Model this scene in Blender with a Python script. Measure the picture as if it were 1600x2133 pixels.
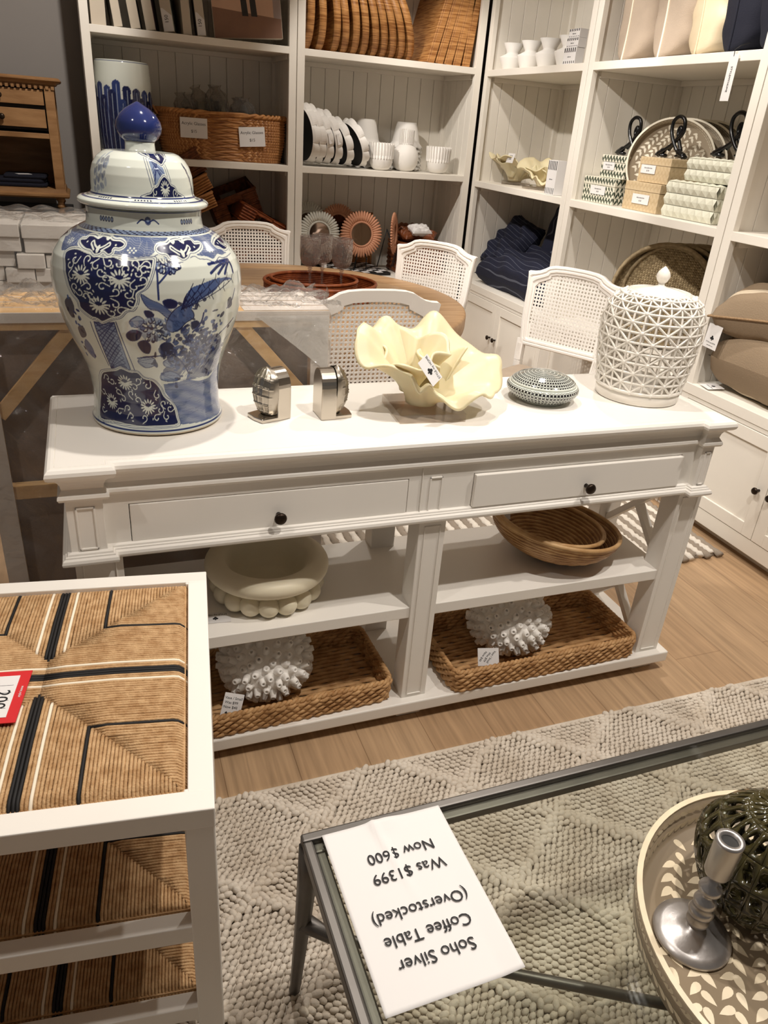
import bpy, math, random
import numpy as np
from math import sin, cos, pi, radians, sqrt, atan2, hypot
from mathutils import Vector, Matrix, Euler
random.seed(7)
SC = bpy.context.scene
COL = SC.collection
for o in list(bpy.data.objects):
    bpy.data.objects.remove(o)

# ------------------------------------------------------------ camera
CAM_H = 1.517
cd = bpy.data.cameras.new('camera')
cd.sensor_fit = 'HORIZONTAL'; cd.sensor_width = 36.0; cd.lens = 36.0 * 1550.0 / 1600.0
cd.clip_start = 0.02
cam = bpy.data.objects.new('camera', cd); COL.objects.link(cam)
R_ = ((0.93719819, -0.34127292, 0.07205794), (0.09719729, 0.45393602, 0.8857171), (0.33498095, 0.82308863, -0.45859882))
cam.matrix_world = Matrix(((R_[0][0], R_[1][0], -R_[2][0], 0), (R_[0][1], R_[1][1], -R_[2][1], 0),
                           (R_[0][2], R_[1][2], -R_[2][2], CAM_H), (0, 0, 0, 1)))
SC.camera = cam

# ------------------------------------------------------------ light
SC.view_settings.view_transform = 'Standard'
SC.view_settings.look = 'None'
SC.view_settings.gamma = 1.0
SC.view_settings.use_curve_mapping = False
SC.view_settings.exposure = 0.0
W = bpy.data.worlds.new('shop_world'); SC.world = W; W.use_nodes = True
bg = W.node_tree.nodes['Background']
bg.inputs['Color'].default_value = (1.0, 0.95, 0.90, 1); bg.inputs['Strength'].default_value = 0.095

SPOTS = [  # position, aimed at, watts, cone
    ((0.42, 1.75, 2.86), (0.42, 1.80, 0), 92, 122), ((1.80, 2.80, 2.86), (1.70, 2.5, 0), 80, 116), ((1.00, 0.62, 2.86), (1.0, 0.7, 0), 112, 124),
    ((-0.75, 0.75, 2.86), (-0.6, 0.8, 0), 40, 110), ((0.36, 3.50, 2.86), (2.75, 4.30, 1.2), 160, 56), ((0.40, 2.30, 2.86), (2.75, 3.00, 1.2), 140, 56),
    ((1.55, 3.95, 2.86), (1.95, 5.00, 0.9), 62, 74), ((0.90, 3.10, 2.86), (0.90, 3.20, 0), 34, 84), ((0.30, 3.45, 2.86), (-0.95, 5.40, 1.8), 110, 70), ((1.95, 0.85, 2.86), (1.85, 1.15, 0), 85, 84)]
def lamps():
    for p, q, w, a in SPOTS:
        l = bpy.data.lights.new('ceiling_spot', 'SPOT'); l.energy = w; l.spot_size = radians(a); l.spot_blend = 0.4
        l.shadow_soft_size = 0.035; l.color = (1.0, 0.935, 0.86)
        o = bpy.data.objects.new('ceiling_spot', l); COL.objects.link(o); o.location = p
        o.rotation_euler = (Vector(q) - Vector(p)).to_track_quat('-Z', 'Y').to_euler()
lamps()

# ------------------------------------------------------------ materials
def lin(c):
    c = c / 255.0
    return c / 12.92 if c <= 0.04045 else ((c + 0.055) / 1.055) ** 2.4
def S(r, g, b): return (lin(r), lin(g), lin(b), 1.0)
def mat(name, col, rough=0.5, metal=0.0, var=0.0, vscale=8.0, bump=0.0, bscale=60.0, stretch=None, col2=None, coat=0.0, sss=0.0, spec=0.5, trans=0.0, ior=1.45, wave=None):
    m = bpy.data.materials.new(name); m.use_nodes = True
    nt = m.node_tree; N = nt.nodes; L = nt.links
    b = N['Principled BSDF']
    b.inputs['Base Color'].default_value = col; b.inputs['Roughness'].default_value = rough; b.inputs['Metallic'].default_value = metal
    b.inputs['Coat Weight'].default_value = coat; b.inputs['Coat Roughness'].default_value = 0.06
    b.inputs['Specular IOR Level'].default_value = spec
    b.inputs['Transmission Weight'].default_value = trans; b.inputs['IOR'].default_value = ior
    if sss:
        b.inputs['Subsurface Weight'].default_value = sss; b.inputs['Subsurface Radius'].default_value = (0.03, 0.022, 0.012); b.inputs['Subsurface Scale'].default_value = 0.6
    tc = N.new('ShaderNodeTexCoord'); mp = N.new('ShaderNodeMapping'); L.new(tc.outputs['Object'], mp.inputs['Vector'])
    if stretch: mp.inputs['Scale'].default_value = stretch
    if var or col2:
        n = N.new('ShaderNodeTexNoise'); n.inputs['Scale'].default_value = vscale; n.inputs['Detail'].default_value = 6
        L.new(mp.outputs['Vector'], n.inputs['Vector'])
        r = N.new('ShaderNodeValToRGB'); r.color_ramp.elements[0].position = 0.32; r.color_ramp.elements[1].position = 0.68
        c2 = col2 or tuple(min(1, x * (1 - var)) for x in col[:3]) + (1,)
        r.color_ramp.elements[0].color = c2; r.color_ramp.elements[1].color = col
        L.new(n.outputs['Fac'], r.inputs['Fac']); L.new(r.outputs['Color'], b.inputs['Base Color'])
    if bump:
        n2 = N.new('ShaderNodeTexNoise'); n2.inputs['Scale'].default_value = bscale; n2.inputs['Detail'].default_value = 4
        L.new(mp.outputs['Vector'], n2.inputs['Vector'])
        bp = N.new('ShaderNodeBump'); bp.inputs['Strength'].default_value = bump; bp.inputs['Distance'].default_value = 0.004
        L.new(n2.outputs['Fac'], bp.inputs['Height']); L.new(bp.outputs['Normal'], b.inputs['Normal'])
    return m
def vcol_mat(name, rough=0.3, coat=0.0, metal=0.0):
    m = bpy.data.materials.new(name); m.use_nodes = True; nt = m.node_tree
    b = nt.nodes['Principled BSDF']; b.inputs['Roughness'].default_value = rough; b.inputs['Coat Weight'].default_value = coat
    b.inputs['Coat Roughness'].default_value = 0.04; b.inputs['Metallic'].default_value = metal
    a = nt.nodes.new('ShaderNodeAttribute'); a.attribute_name = 'paint'
    nt.links.new(a.outputs['Color'], b.inputs['Base Color'])
    return m
def film_mat(name, tint, gloss=0.12, rough=0.08, bump=0.0, bscale=12.0, fres=1.45, haze=0.0):
    # thin clear sheet: straight-through transparency with a Fresnel reflection
    m = bpy.data.materials.new(name); m.use_nodes = True; nt = m.node_tree; N = nt.nodes; L = nt.links
    for n in list(N): N.remove(n)
    out = N.new('ShaderNodeOutputMaterial'); t = N.new('ShaderNodeBsdfTransparent'); t.inputs['Color'].default_value = tint
    g = N.new('ShaderNodeBsdfGlossy'); g.inputs['Roughness'].default_value = rough
    f = N.new('ShaderNodeFresnel'); ge = N.new('ShaderNodeNewGeometry'); mr = N.new('ShaderNodeMapRange')
    mr.inputs['To Min'].default_value = fres; mr.inputs['To Max'].default_value = 1.0 / fres     # same reflectance from both faces
    L.new(ge.outputs['Backfacing'], mr.inputs['Value']); L.new(mr.outputs['Result'], f.inputs['IOR'])
    mx = N.new('ShaderNodeMixShader'); L.new(f.outputs['Fac'], mx.inputs['Fac']); L.new(t.outputs[0], mx.inputs[1]); L.new(g.outputs[0], mx.inputs[2])
    if bump:
        tc = N.new('ShaderNodeTexCoord'); n = N.new('ShaderNodeTexNoise'); n.inputs['Scale'].default_value = bscale; n.inputs['Detail'].default_value = 5
        n.inputs['Distortion'].default_value = 1.5
        L.new(tc.outputs['Object'], n.inputs['Vector']); bp = N.new('ShaderNodeBump'); bp.inputs['Strength'].default_value = bump; bp.inputs['Distance'].default_value = 0.03
        L.new(n.outputs['Fac'], bp.inputs['Height']); L.new(bp.outputs['Normal'], g.inputs['Normal']); L.new(bp.outputs['Normal'], f.inputs['Normal'])
    last = mx
    if haze:
        d = N.new('ShaderNodeBsdfDiffuse'); d.inputs['Color'].default_value = (0.8, 0.78, 0.75, 1)
        m2 = N.new('ShaderNodeMixShader'); m2.inputs['Fac'].default_value = haze
        L.new(mx.outputs[0], m2.inputs[1]); L.new(d.outputs[0], m2.inputs[2]); last = m2
    L.new(last.outputs[0], out.inputs['Surface'])
    return m

M = {}
M['paint'] = mat('white_furniture_paint', S(238, 233, 225), 0.38, var=0.03, vscale=5)
M['shelf_paint'] = mat('cream_white_shelf_paint', S(238, 232, 221), 0.5, var=0.05, vscale=4)
M['chair_white'] = mat('white_chair_lacquer', S(238, 233, 226), 0.35)
M['knob'] = mat('dark_bronze', S(52, 42, 34), 0.35, metal=0.8)
M['black'] = mat('black_matte', S(20, 18, 17), 0.6)
M['black_gloss'] = mat('black_gloss_resin', S(16, 15, 15), 0.22)
M['paper'] = mat('white_paper', S(226, 223, 221), 0.75)
M['ink'] = mat('black_ink', S(28, 27, 30), 0.7)
M['grey_ink'] = mat('grey_ink', S(90, 88, 90), 0.7)
M['rattan'] = mat('rattan_tan', S(176, 118, 62), 0.55, col2=S(126, 74, 32), vscale=14, bump=0.5, bscale=90, stretch=(1, 1, 7))
M['rattan_d'] = mat('rattan_brown', S(132, 74, 36), 0.55, col2=S(84, 42, 18), vscale=30, bump=0.4, bscale=120)
M['tray_red'] = mat('reddish_rattan', S(150, 78, 36), 0.45, col2=S(104, 46, 18), vscale=40, bump=0.3, bscale=150)
M['hyacinth'] = mat('water_hyacinth', S(208, 166, 116), 0.6, col2=S(160, 116, 70), vscale=26, bump=0.4, bscale=160)
M['bowl_rattan'] = mat('light_rattan_coil', S(206, 170, 122), 0.5, col2=S(172, 130, 82), vscale=22)
M['bowl_rattan_d'] = mat('shaded_rattan_coil', S(168, 124, 78), 0.5, col2=S(122, 82, 46), vscale=22)
M['oak'] = mat('light_oak', S(184, 150, 112), 0.5, col2=S(158, 122, 86), vscale=3.2, stretch=(1.2, 9, 9), bump=0.15, bscale=30)
M['oak_warm'] = mat('warm_oak', S(166, 126, 84), 0.5, col2=S(134, 96, 58), vscale=4, stretch=(1.5, 8, 8), bump=0.15, bscale=30)
M['pine'] = mat('pale_pine', S(226, 188, 134), 0.6, col2=S(206, 162, 104), vscale=3, stretch=(1, 12, 12))
M['rope'] = mat('seagrass_rope', S(204, 168, 124), 0.75, col2=S(170, 130, 86), vscale=60, bump=0.5, bscale=300)
M['rope_black'] = mat('black_cord', S(24, 22, 22), 0.7)
M['rope_white'] = mat('white_cord', S(238, 226, 204), 0.75)
M['cream'] = mat('cream_resin', S(222, 210, 174), 0.4, sss=0.3, var=0.06, vscale=12)
M['alabaster'] = mat('cream_stone', S(228, 218, 192), 0.5, sss=0.12, var=0.08, vscale=10)
M['plaster'] = mat('white_plaster', S(236, 232, 226), 0.8, bump=0.25, bscale=90)
M['ceramic'] = mat('white_ceramic', S(238, 232, 222), 0.16, coat=0.4)
M['matte_white'] = mat('matte_white_ceramic', S(236, 232, 226), 0.6)
M['silver'] = mat('polished_pewter', S(200, 192, 180), 0.24, metal=1.0, bump=0.06, bscale=25)
M['pewter'] = mat('aged_pewter', S(168, 160, 148), 0.33, metal=1.0, bump=0.1, bscale=60)
M['silver_b'] = mat('brushed_silver', S(190, 186, 184), 0.34, metal=0.85, bump=0.12, bscale=40)
M['steel'] = mat('dark_grey_metal', S(104, 100, 96), 0.42, metal=0.75, var=0.2, vscale=12)
M['navy'] = mat('navy_fabric', S(17, 19, 34), 0.9, bump=0.3, bscale=250)
M['taupe'] = mat('taupe_linen', S(178, 161, 143), 0.9, var=0.06, vscale=20, bump=0.3, bscale=260)
M['ivory'] = mat('ivory_velvet', S(224, 206, 174), 0.55, var=0.12, vscale=9, bump=0.2, bscale=40)
M['piping'] = mat('cream_piping', S(236, 224, 202), 0.8)
M['brown_linen'] = mat('brown_linen', S(160, 132, 100), 0.9, col2=S(134, 106, 76), vscale=120, bump=0.5, bscale=320)
M['brown_stripe'] = mat('pale_linen_stripe', S(182, 156, 124), 0.9, bump=0.4, bscale=320)
M['canvas_back'] = mat('taupe_canvas', S(146, 127, 113), 0.85, var=0.1, vscale=6, bump=0.1, bscale=200)
M['primer'] = mat('primed_canvas_edge', S(208, 200, 192), 0.7)
M['wool'] = mat('oatmeal_wool', S(212, 202, 188), 0.92, col2=S(190, 177, 160), vscale=9, bump=0.4, bscale=220)
M['wool_white'] = mat('white_wool', S(224, 216, 204), 0.95, bump=0.5, bscale=160)
M['wool_grey'] = mat('greige_wool', S(150, 138, 124), 0.95, bump=0.5, bscale=160)
M['acrylic'] = film_mat('clear_acrylic', (0.87, 0.835, 0.80, 1), rough=0.03, fres=1.6)
M['glass'] = film_mat('clear_glass', (0.945, 0.962, 0.93, 1), rough=0.0, fres=1.5)
M['smoke'] = film_mat('smoky_glass', (0.82, 0.765, 0.74, 1), rough=0.05, fres=1.6, bump=1.0, bscale=38, haze=0.035)
M['film'] = film_mat('plastic_wrap', (0.93, 0.92, 0.91, 1), rough=0.07, bump=1.0, bscale=11, fres=1.6, haze=0.07)
M['film_h'] = film_mat('folded_clear_film', (0.9, 0.89, 0.88, 1), rough=0.15, bump=0.9, bscale=14, haze=0.42)
M['film_s'] = film_mat('cellophane', (0.8, 0.78, 0.76, 1), rough=0.06, bump=1.0, bscale=30, haze=0.05)
M['grey_wall'] = mat('grey_wall_paint', S(150, 144, 139), 0.8, var=0.04, vscale=2)
M['carton'] = mat('white_carton', S(222, 217, 210), 0.6, var=0.05, vscale=6)
M['mirror'] = mat('mirror_glass', S(150, 130, 118), 0.04, metal=1.0)
M['red'] = mat('red_card', S(206, 40, 44), 0.5)
M['terracotta'] = mat('blush_wood', S(206, 148, 116), 0.6, var=0.1, vscale=20)

# ------------------------------------------------------------ mesh helper
class MB:
    def __init__(s): s.v = []; s.f = []; s.m = []; s.sm = []; s.n = 0
    def add(s, V, F, mi=0, smooth=False):
        b = s.n; s.v.extend([tuple(p) for p in V]); s.n += len(V)
        for q in F: s.f.append([i + b for i in q]); s.m.append(mi); s.sm.append(smooth)
        return s
    def box(s, x0, y0, z0, x1, y1, z1, mi=0):
        V = [(x0, y0, z0), (x1, y0, z0), (x1, y1, z0), (x0, y1, z0), (x0, y0, z1), (x1, y0, z1), (x1, y1, z1), (x0, y1, z1)]
        return s.add(V, [(0, 3, 2, 1), (4, 5, 6, 7), (0, 1, 5, 4), (1, 2, 6, 5), (2, 3, 7, 6), (3, 0, 4, 7)], mi)
    def obox(s, mtx, sx, sy, sz, mi=0):   # box centred on mtx
        V = [mtx @ Vector((a * sx / 2, b * sy / 2, c * sz / 2)) for c in (-1, 1) for (a, b) in ((-1, -1), (1, -1), (1, 1), (-1, 1))]
        return s.add(V, [(0, 3, 2, 1), (4, 5, 6, 7), (0, 1, 5, 4), (1, 2, 6, 5), (2, 3, 7, 6), (3, 0, 4, 7)], mi)
    def bar(s, a, b, w, h, mi=0, up=(0, 0, 1)):   # rectangular bar from a to b
        a = Vector(a); b = Vector(b); d = (b - a); L = d.length; d.normalize()
        u = Vector(up); x = d.cross(u)
        if x.length < 1e-4: x = d.cross(Vector((1, 0, 0)))
        x.normalize(); z = x.cross(d)
        mt = Matrix((x, d, z)).transposed().to_4x4(); mt.translation = (a + b) / 2
        return s.obox(mt, w, L, h, mi)
    def tube(s, P, r, seg=8, closed=False, mi=0, cap=True, sq=1.0, smooth=True):
        P = [Vector(p) for p in P]; n = len(P)
        rr = r if isinstance(r, (list, tuple)) else [r] * n
        T = []
        for i in range(n):
            a = P[(i - 1) % n] if (closed or i > 0) else P[0]; b = P[(i + 1) % n] if (closed or i < n - 1) else P[-1]
            t = (b - a); T.append(t.normalized() if t.length > 1e-9 else Vector((0, 0, 1)))
        up = Vector((0, 0, 1)) if abs(T[0].z) < 0.9 else Vector((1, 0, 0))
        nx = T[0].cross(up).normalized(); V = []
        for i in range(n):
            nx = (nx - T[i] * nx.dot(T[i]))
            nx = nx.normalized() if nx.length > 1e-6 else T[i].orthogonal().normalized()
            ny = T[i].cross(nx)
            for k in range(seg):
                a = 2 * pi * k / seg
                V.append(P[i] + nx * (cos(a) * rr[i]) + ny * (sin(a) * rr[i] * sq))
        F = []
        for i in range(n if closed else n - 1):
            j = (i + 1) % n
            for k in range(seg):
                k2 = (k + 1) % seg; F.append((i * seg + k, i * seg + k2, j * seg + k2, j * seg + k))
        if cap and not closed:
            F.append(tuple(range(seg))[::-1]); F.append(tuple((n - 1) * seg + k for k in range(seg)))
        return s.add(V, F, mi, smooth)
    def lathe(s, prof, seg=32, c=(0, 0), mi=0, smooth=True, cap=True, zo=0.0, a0=0.0):
        V = []; F = []; n = len(prof)
        for (r, z) in prof:
            for k in range(seg):
                a = a0 + 2 * pi * k / seg; V.append((c[0] + r * cos(a), c[1] + r * sin(a), z + zo))
        for i in range(n - 1):
            for k in range(seg):
                k2 = (k + 1) % seg; F.append((i * seg + k, i * seg + k2, (i + 1) * seg + k2, (i + 1) * seg + k))
        if cap:
            if prof[0][0] > 1e-6: F.append(tuple(range(seg))[::-1])
            if prof[-1][0] > 1e-6: F.append(tuple((n - 1) * seg + k for k in range(seg)))
        return s.add(V, F, mi, smooth)
    def prism(s, poly, t0, t1, mtx=None, mi=0, smooth=False):   # 2-D outline pushed along local z
        n = len(poly); mtx = mtx or Matrix.Identity(4)
        V = [mtx @ Vector((p[0], p[1], t)) for t in (t0, t1) for p in poly]
        F = [tuple(range(n))[::-1], tuple(range(n, 2 * n))] + [(i, (i + 1) % n, n + (i + 1) % n, n + i) for i in range(n)]
        return s.add(V, F, mi, smooth)
    def grid(s, fn, nu, nv, mi=0, smooth=True, wrap=False):
        V = [fn(i / (nu if wrap else nu - 1), j / (nv - 1)) for j in range(nv) for i in range(nu)]
        F = []
        for j in range(nv - 1):
            for i in range(nu if wrap else nu - 1):
                i2 = (i + 1) % nu; F.append((j * nu + i, j * nu + i2, (j + 1) * nu + i2, (j + 1) * nu + i))
        return s.add(V, F, mi, smooth)
    def ball(s, c, r, seg=12, rings=8, mi=0, sc=(1, 1, 1)):
        pr = [(max(1e-7, r * sin(pi * i / rings)), -r * cos(pi * i / rings)) for i in range(rings + 1)]
        b = MB().lathe(pr, seg, cap=False)
        return s.add([(c[0] + p[0] * sc[0], c[1] + p[1] * sc[1], c[2] + p[2] * sc[2]) for p in b.v], b.f, mi, True)
    def rings(s, loops, mi=0, cap=True, smooth=False):      # equal-length closed loops bridged in order
        n = len(loops[0]); V = [p for l in loops for p in l]; F = []
        for i in range(len(loops) - 1):
            for k in range(n):
                k2 = (k + 1) % n; F.append((i * n + k, i * n + k2, (i + 1) * n + k2, (i + 1) * n + k))
        if cap: F.append(tuple(range(n))[::-1]); F.append(tuple((len(loops) - 1) * n + k for k in range(n)))
        return s.add(V, F, mi, smooth)
    def xf(s, mtx):
        s.v = [tuple(mtx @ Vector(p)) for p in s.v]; return s
    def join(s, o, mtx=None, mi=None):
        b = s.n; s.v.extend([tuple(mtx @ Vector(p)) for p in o.v] if mtx else o.v); s.n += o.n
        s.f += [[i + b for i in q] for q in o.f]; s.m += (o.m if mi is None else [mi] * len(o.m)); s.sm += o.sm
        return s
    def build(s, name, mats, parent=None, bevel=0.0, sub=0, solid=0.0, world=False, bseg=2, fix=True, loc=None):
        me = bpy.data.meshes.new(name)
        V = s.v
        if loc is not None: V = [(p[0] - loc[0], p[1] - loc[1], p[2] - loc[2]) for p in V]
        if world and parent is not None:
            l = parent.location; V = [(p[0] - l[0], p[1] - l[1], p[2] - l[2]) for p in V]
        me.from_pydata(V, [], s.f)
        for m_ in (mats if isinstance(mats, (list, tuple)) else [mats]): me.materials.append(M[m_] if isinstance(m_, str) else m_)
        me.polygons.foreach_set('material_index', s.m); me.polygons.foreach_set('use_smooth', s.sm)
        if fix and len(s.f) < 60000:
            import bmesh
            bm = bmesh.new(); bm.from_mesh(me); bmesh.ops.recalc_face_normals(bm, faces=bm.faces); bm.to_mesh(me); bm.free()
        me.update()
        o = bpy.data.objects.new(name, me); COL.objects.link(o)
        if loc is not None: o.location = loc
        if parent is not None: o.parent = parent
        if solid:
            md = o.modifiers.new('thickness', 'SOLIDIFY'); md.thickness = solid; md.offset = 0
        if sub:
            md = o.modifiers.new('smooth', 'SUBSURF'); md.levels = sub; md.render_levels = sub
        if bevel:
            md = o.modifiers.new('edge', 'BEVEL'); md.width = bevel; md.segments = bseg; md.limit_method = 'ANGLE'; md.angle_limit = radians(40)
            md.harden_normals = False
        return o

def thing(name, label, cat, loc=(0, 0, 0), rotz=0.0, group=None):
    o = bpy.data.objects.new(name, None); COL.objects.link(o); o.empty_display_size = 0.1
    o.location = loc; o.rotation_euler = (0, 0, rotz); o['label'] = label; o['category'] = cat
    if group: o['group'] = group
    return o
def tag(o, label, cat, group=None, kind=None):
    o['label'] = label; o['category'] = cat
    if group: o['group'] = group
    if kind: o['kind'] = kind
    return o
def struct(o): o['kind'] = 'structure'; return o
def dup(root, loc=None, rotz=None, label=None, group=None, rot=None):
    r = root.copy(); COL.objects.link(r)
    if loc is not None: r.location = loc
    if rotz is not None: r.rotation_euler = (root.rotation_euler[0], root.rotation_euler[1], rotz)
    if rot is not None: r.rotation_euler = rot
    if label: r['label'] = label
    if group: r['group'] = group
    for ch in list(root.children):
        c = ch.copy(); COL.objects.link(c); c.parent = r
        for g in list(ch.children):
            d = g.copy(); COL.objects.link(d); d.parent = c
    return r
def np_obj(name, V, F, mats, parent=None, loc=None, colors=None, mi=None, smooth=True):   # big meshes straight from numpy
    me = bpy.data.meshes.new(name); nv = len(V); nf = len(F); k = F.shape[1]
    me.vertices.add(nv); me.vertices.foreach_set('co', np.ascontiguousarray(V, dtype=np.float32).ravel())
    me.loops.add(nf * k); me.loops.foreach_set('vertex_index', np.ascontiguousarray(F, dtype=np.int32).ravel())
    me.polygons.add(nf); me.polygons.foreach_set('loop_start', np.arange(0, nf * k, k, dtype=np.int32))
    try: me.polygons.foreach_set('loop_total', np.full(nf, k, dtype=np.int32))
    except Exception: pass
    me.polygons.foreach_set('use_smooth', np.full(nf, smooth, dtype=bool))
    for m_ in (mats if isinstance(mats, (list, tuple)) else [mats]): me.materials.append(M[m_] if isinstance(m_, str) else m_)
    if mi is not None: me.polygons.foreach_set('material_index', np.asarray(mi, dtype=np.int32))
    me.update(calc_edges=True); me.validate()
    if colors is not None:
        at = me.color_attributes.new('paint', 'FLOAT_COLOR', 'POINT'); c = np.ones((nv, 4), dtype=np.float32); c[:, :3] = colors
        at.data.foreach_set('color', c.ravel())
    o = bpy.data.objects.new(name, me); COL.objects.link(o)
    if loc is not None: o.location = loc
    if parent is not None: o.parent = parent
    return o
def text_mesh(name, body, size, mtx, mat_, parent=None, align='CENTER', space=1.0, extr=0.0002, ls=1.0):
    cu = bpy.data.curves.new('txt', 'FONT'); cu.body = body; cu.size = size; cu.align_x = align; cu.align_y = 'CENTER'
    cu.extrude = extr; cu.space_character = space; cu.space_line = ls; cu.resolution_u = 3
    t = bpy.data.objects.new('txt', cu); COL.objects.link(t)
    me = bpy.data.meshes.new_from_object(t); bpy.data.objects.remove(t); bpy.data.curves.remove(cu)
    me.transform(mtx); me.materials.clear(); me.materials.append(M[mat_]); me.name = name
    o = bpy.data.objects.new(name, me); COL.objects.link(o)
    if parent is not None: o.parent = parent
    return o
def frame_mtx(o, x, y):      # local x along x, local y along y
    x = Vector(x).normalized(); y = Vector(y); y = (y - x * y.dot(x)).normalized(); z = x.cross(y)
    m = Matrix((x, y, z)).transposed().to_4x4(); m.translation = Vector(o); return m
# ------------------------------------------------------------ room
def floor_mat():
    m = bpy.data.materials.new('oak_plank_floor'); m.use_nodes = True; nt = m.node_tree; N = nt.nodes; L = nt.links
    b = N['Principled BSDF']; b.inputs['Roughness'].default_value = 0.42
    tc = N.new('ShaderNodeTexCoord'); mp = N.new('ShaderNodeMapping'); mp.inputs['Rotation'].default_value = (0, 0, pi / 2)
    L.new(tc.outputs['Object'], mp.inputs['Vector'])
    br = N.new('ShaderNodeTexBrick'); br.offset = 0.37; br.inputs['Scale'].default_value = 1.0
    br.inputs['Brick Width'].default_value = 1.5; br.inputs['Row Height'].default_value = 0.19; br.inputs['Mortar Size'].default_value = 0.0012
    br.inputs['Color1'].default_value = S(192, 162, 128); br.inputs['Color2'].default_value = S(182, 150, 116); br.inputs['Mortar'].default_value = S(150, 120, 90)
    L.new(mp.outputs['Vector'], br.inputs['Vector'])
    mp2 = N.new('ShaderNodeMapping'); mp2.inputs['Scale'].default_value = (26, 1.3, 1); L.new(tc.outputs['Object'], mp2.inputs['Vector'])
    n = N.new('ShaderNodeTexNoise'); n.inputs['Scale'].default_value = 2.2; n.inputs['Detail'].default_value = 8; n.inputs['Distortion'].default_value = 0.6
    L.new(mp2.outputs['Vector'], n.inputs['Vector'])
    r = N.new('ShaderNodeValToRGB'); r.color_ramp.elements[0].position = 0.3; r.color_ramp.elements[0].color = (0.72, 0.70, 0.68, 1); r.color_ramp.elements[1].position = 0.7; r.color_ramp.elements[1].color = (1.08, 1.06, 1.04, 1)
    L.new(n.outputs['Fac'], r.inputs['Fac'])
    mx = N.new('ShaderNodeMix'); mx.data_type = 'RGBA'; mx.blend_type = 'MULTIPLY'; mx.inputs[0].default_value = 1.0
    L.new(br.outputs['Color'], mx.inputs[6]); L.new(r.outputs['Color'], mx.inputs[7]); L.new(mx.outputs[2], b.inputs['Base Color'])
    return m
M['floor'] = floor_mat()
M['ceil'] = mat('white_ceiling', S(226, 220, 212), 0.9)
struct(MB().box(-3.2, -2.2, -0.06, 3.2, 5.6, 0.0).build('floor', 'floor'))
struct(MB().box(-3.2, 5.5, 0.0, 3.2, 5.6, 3.0).build('wall_back', 'grey_wall'))
struct(MB().box(3.08, -2.2, 0.0, 3.2, 5.5, 3.0).build('wall_right', 'grey_wall'))
struct(MB().box(-3.2, -2.2, 3.0, 3.2, 5.6, 3.06).build('ceiling', 'ceil'))

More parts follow.
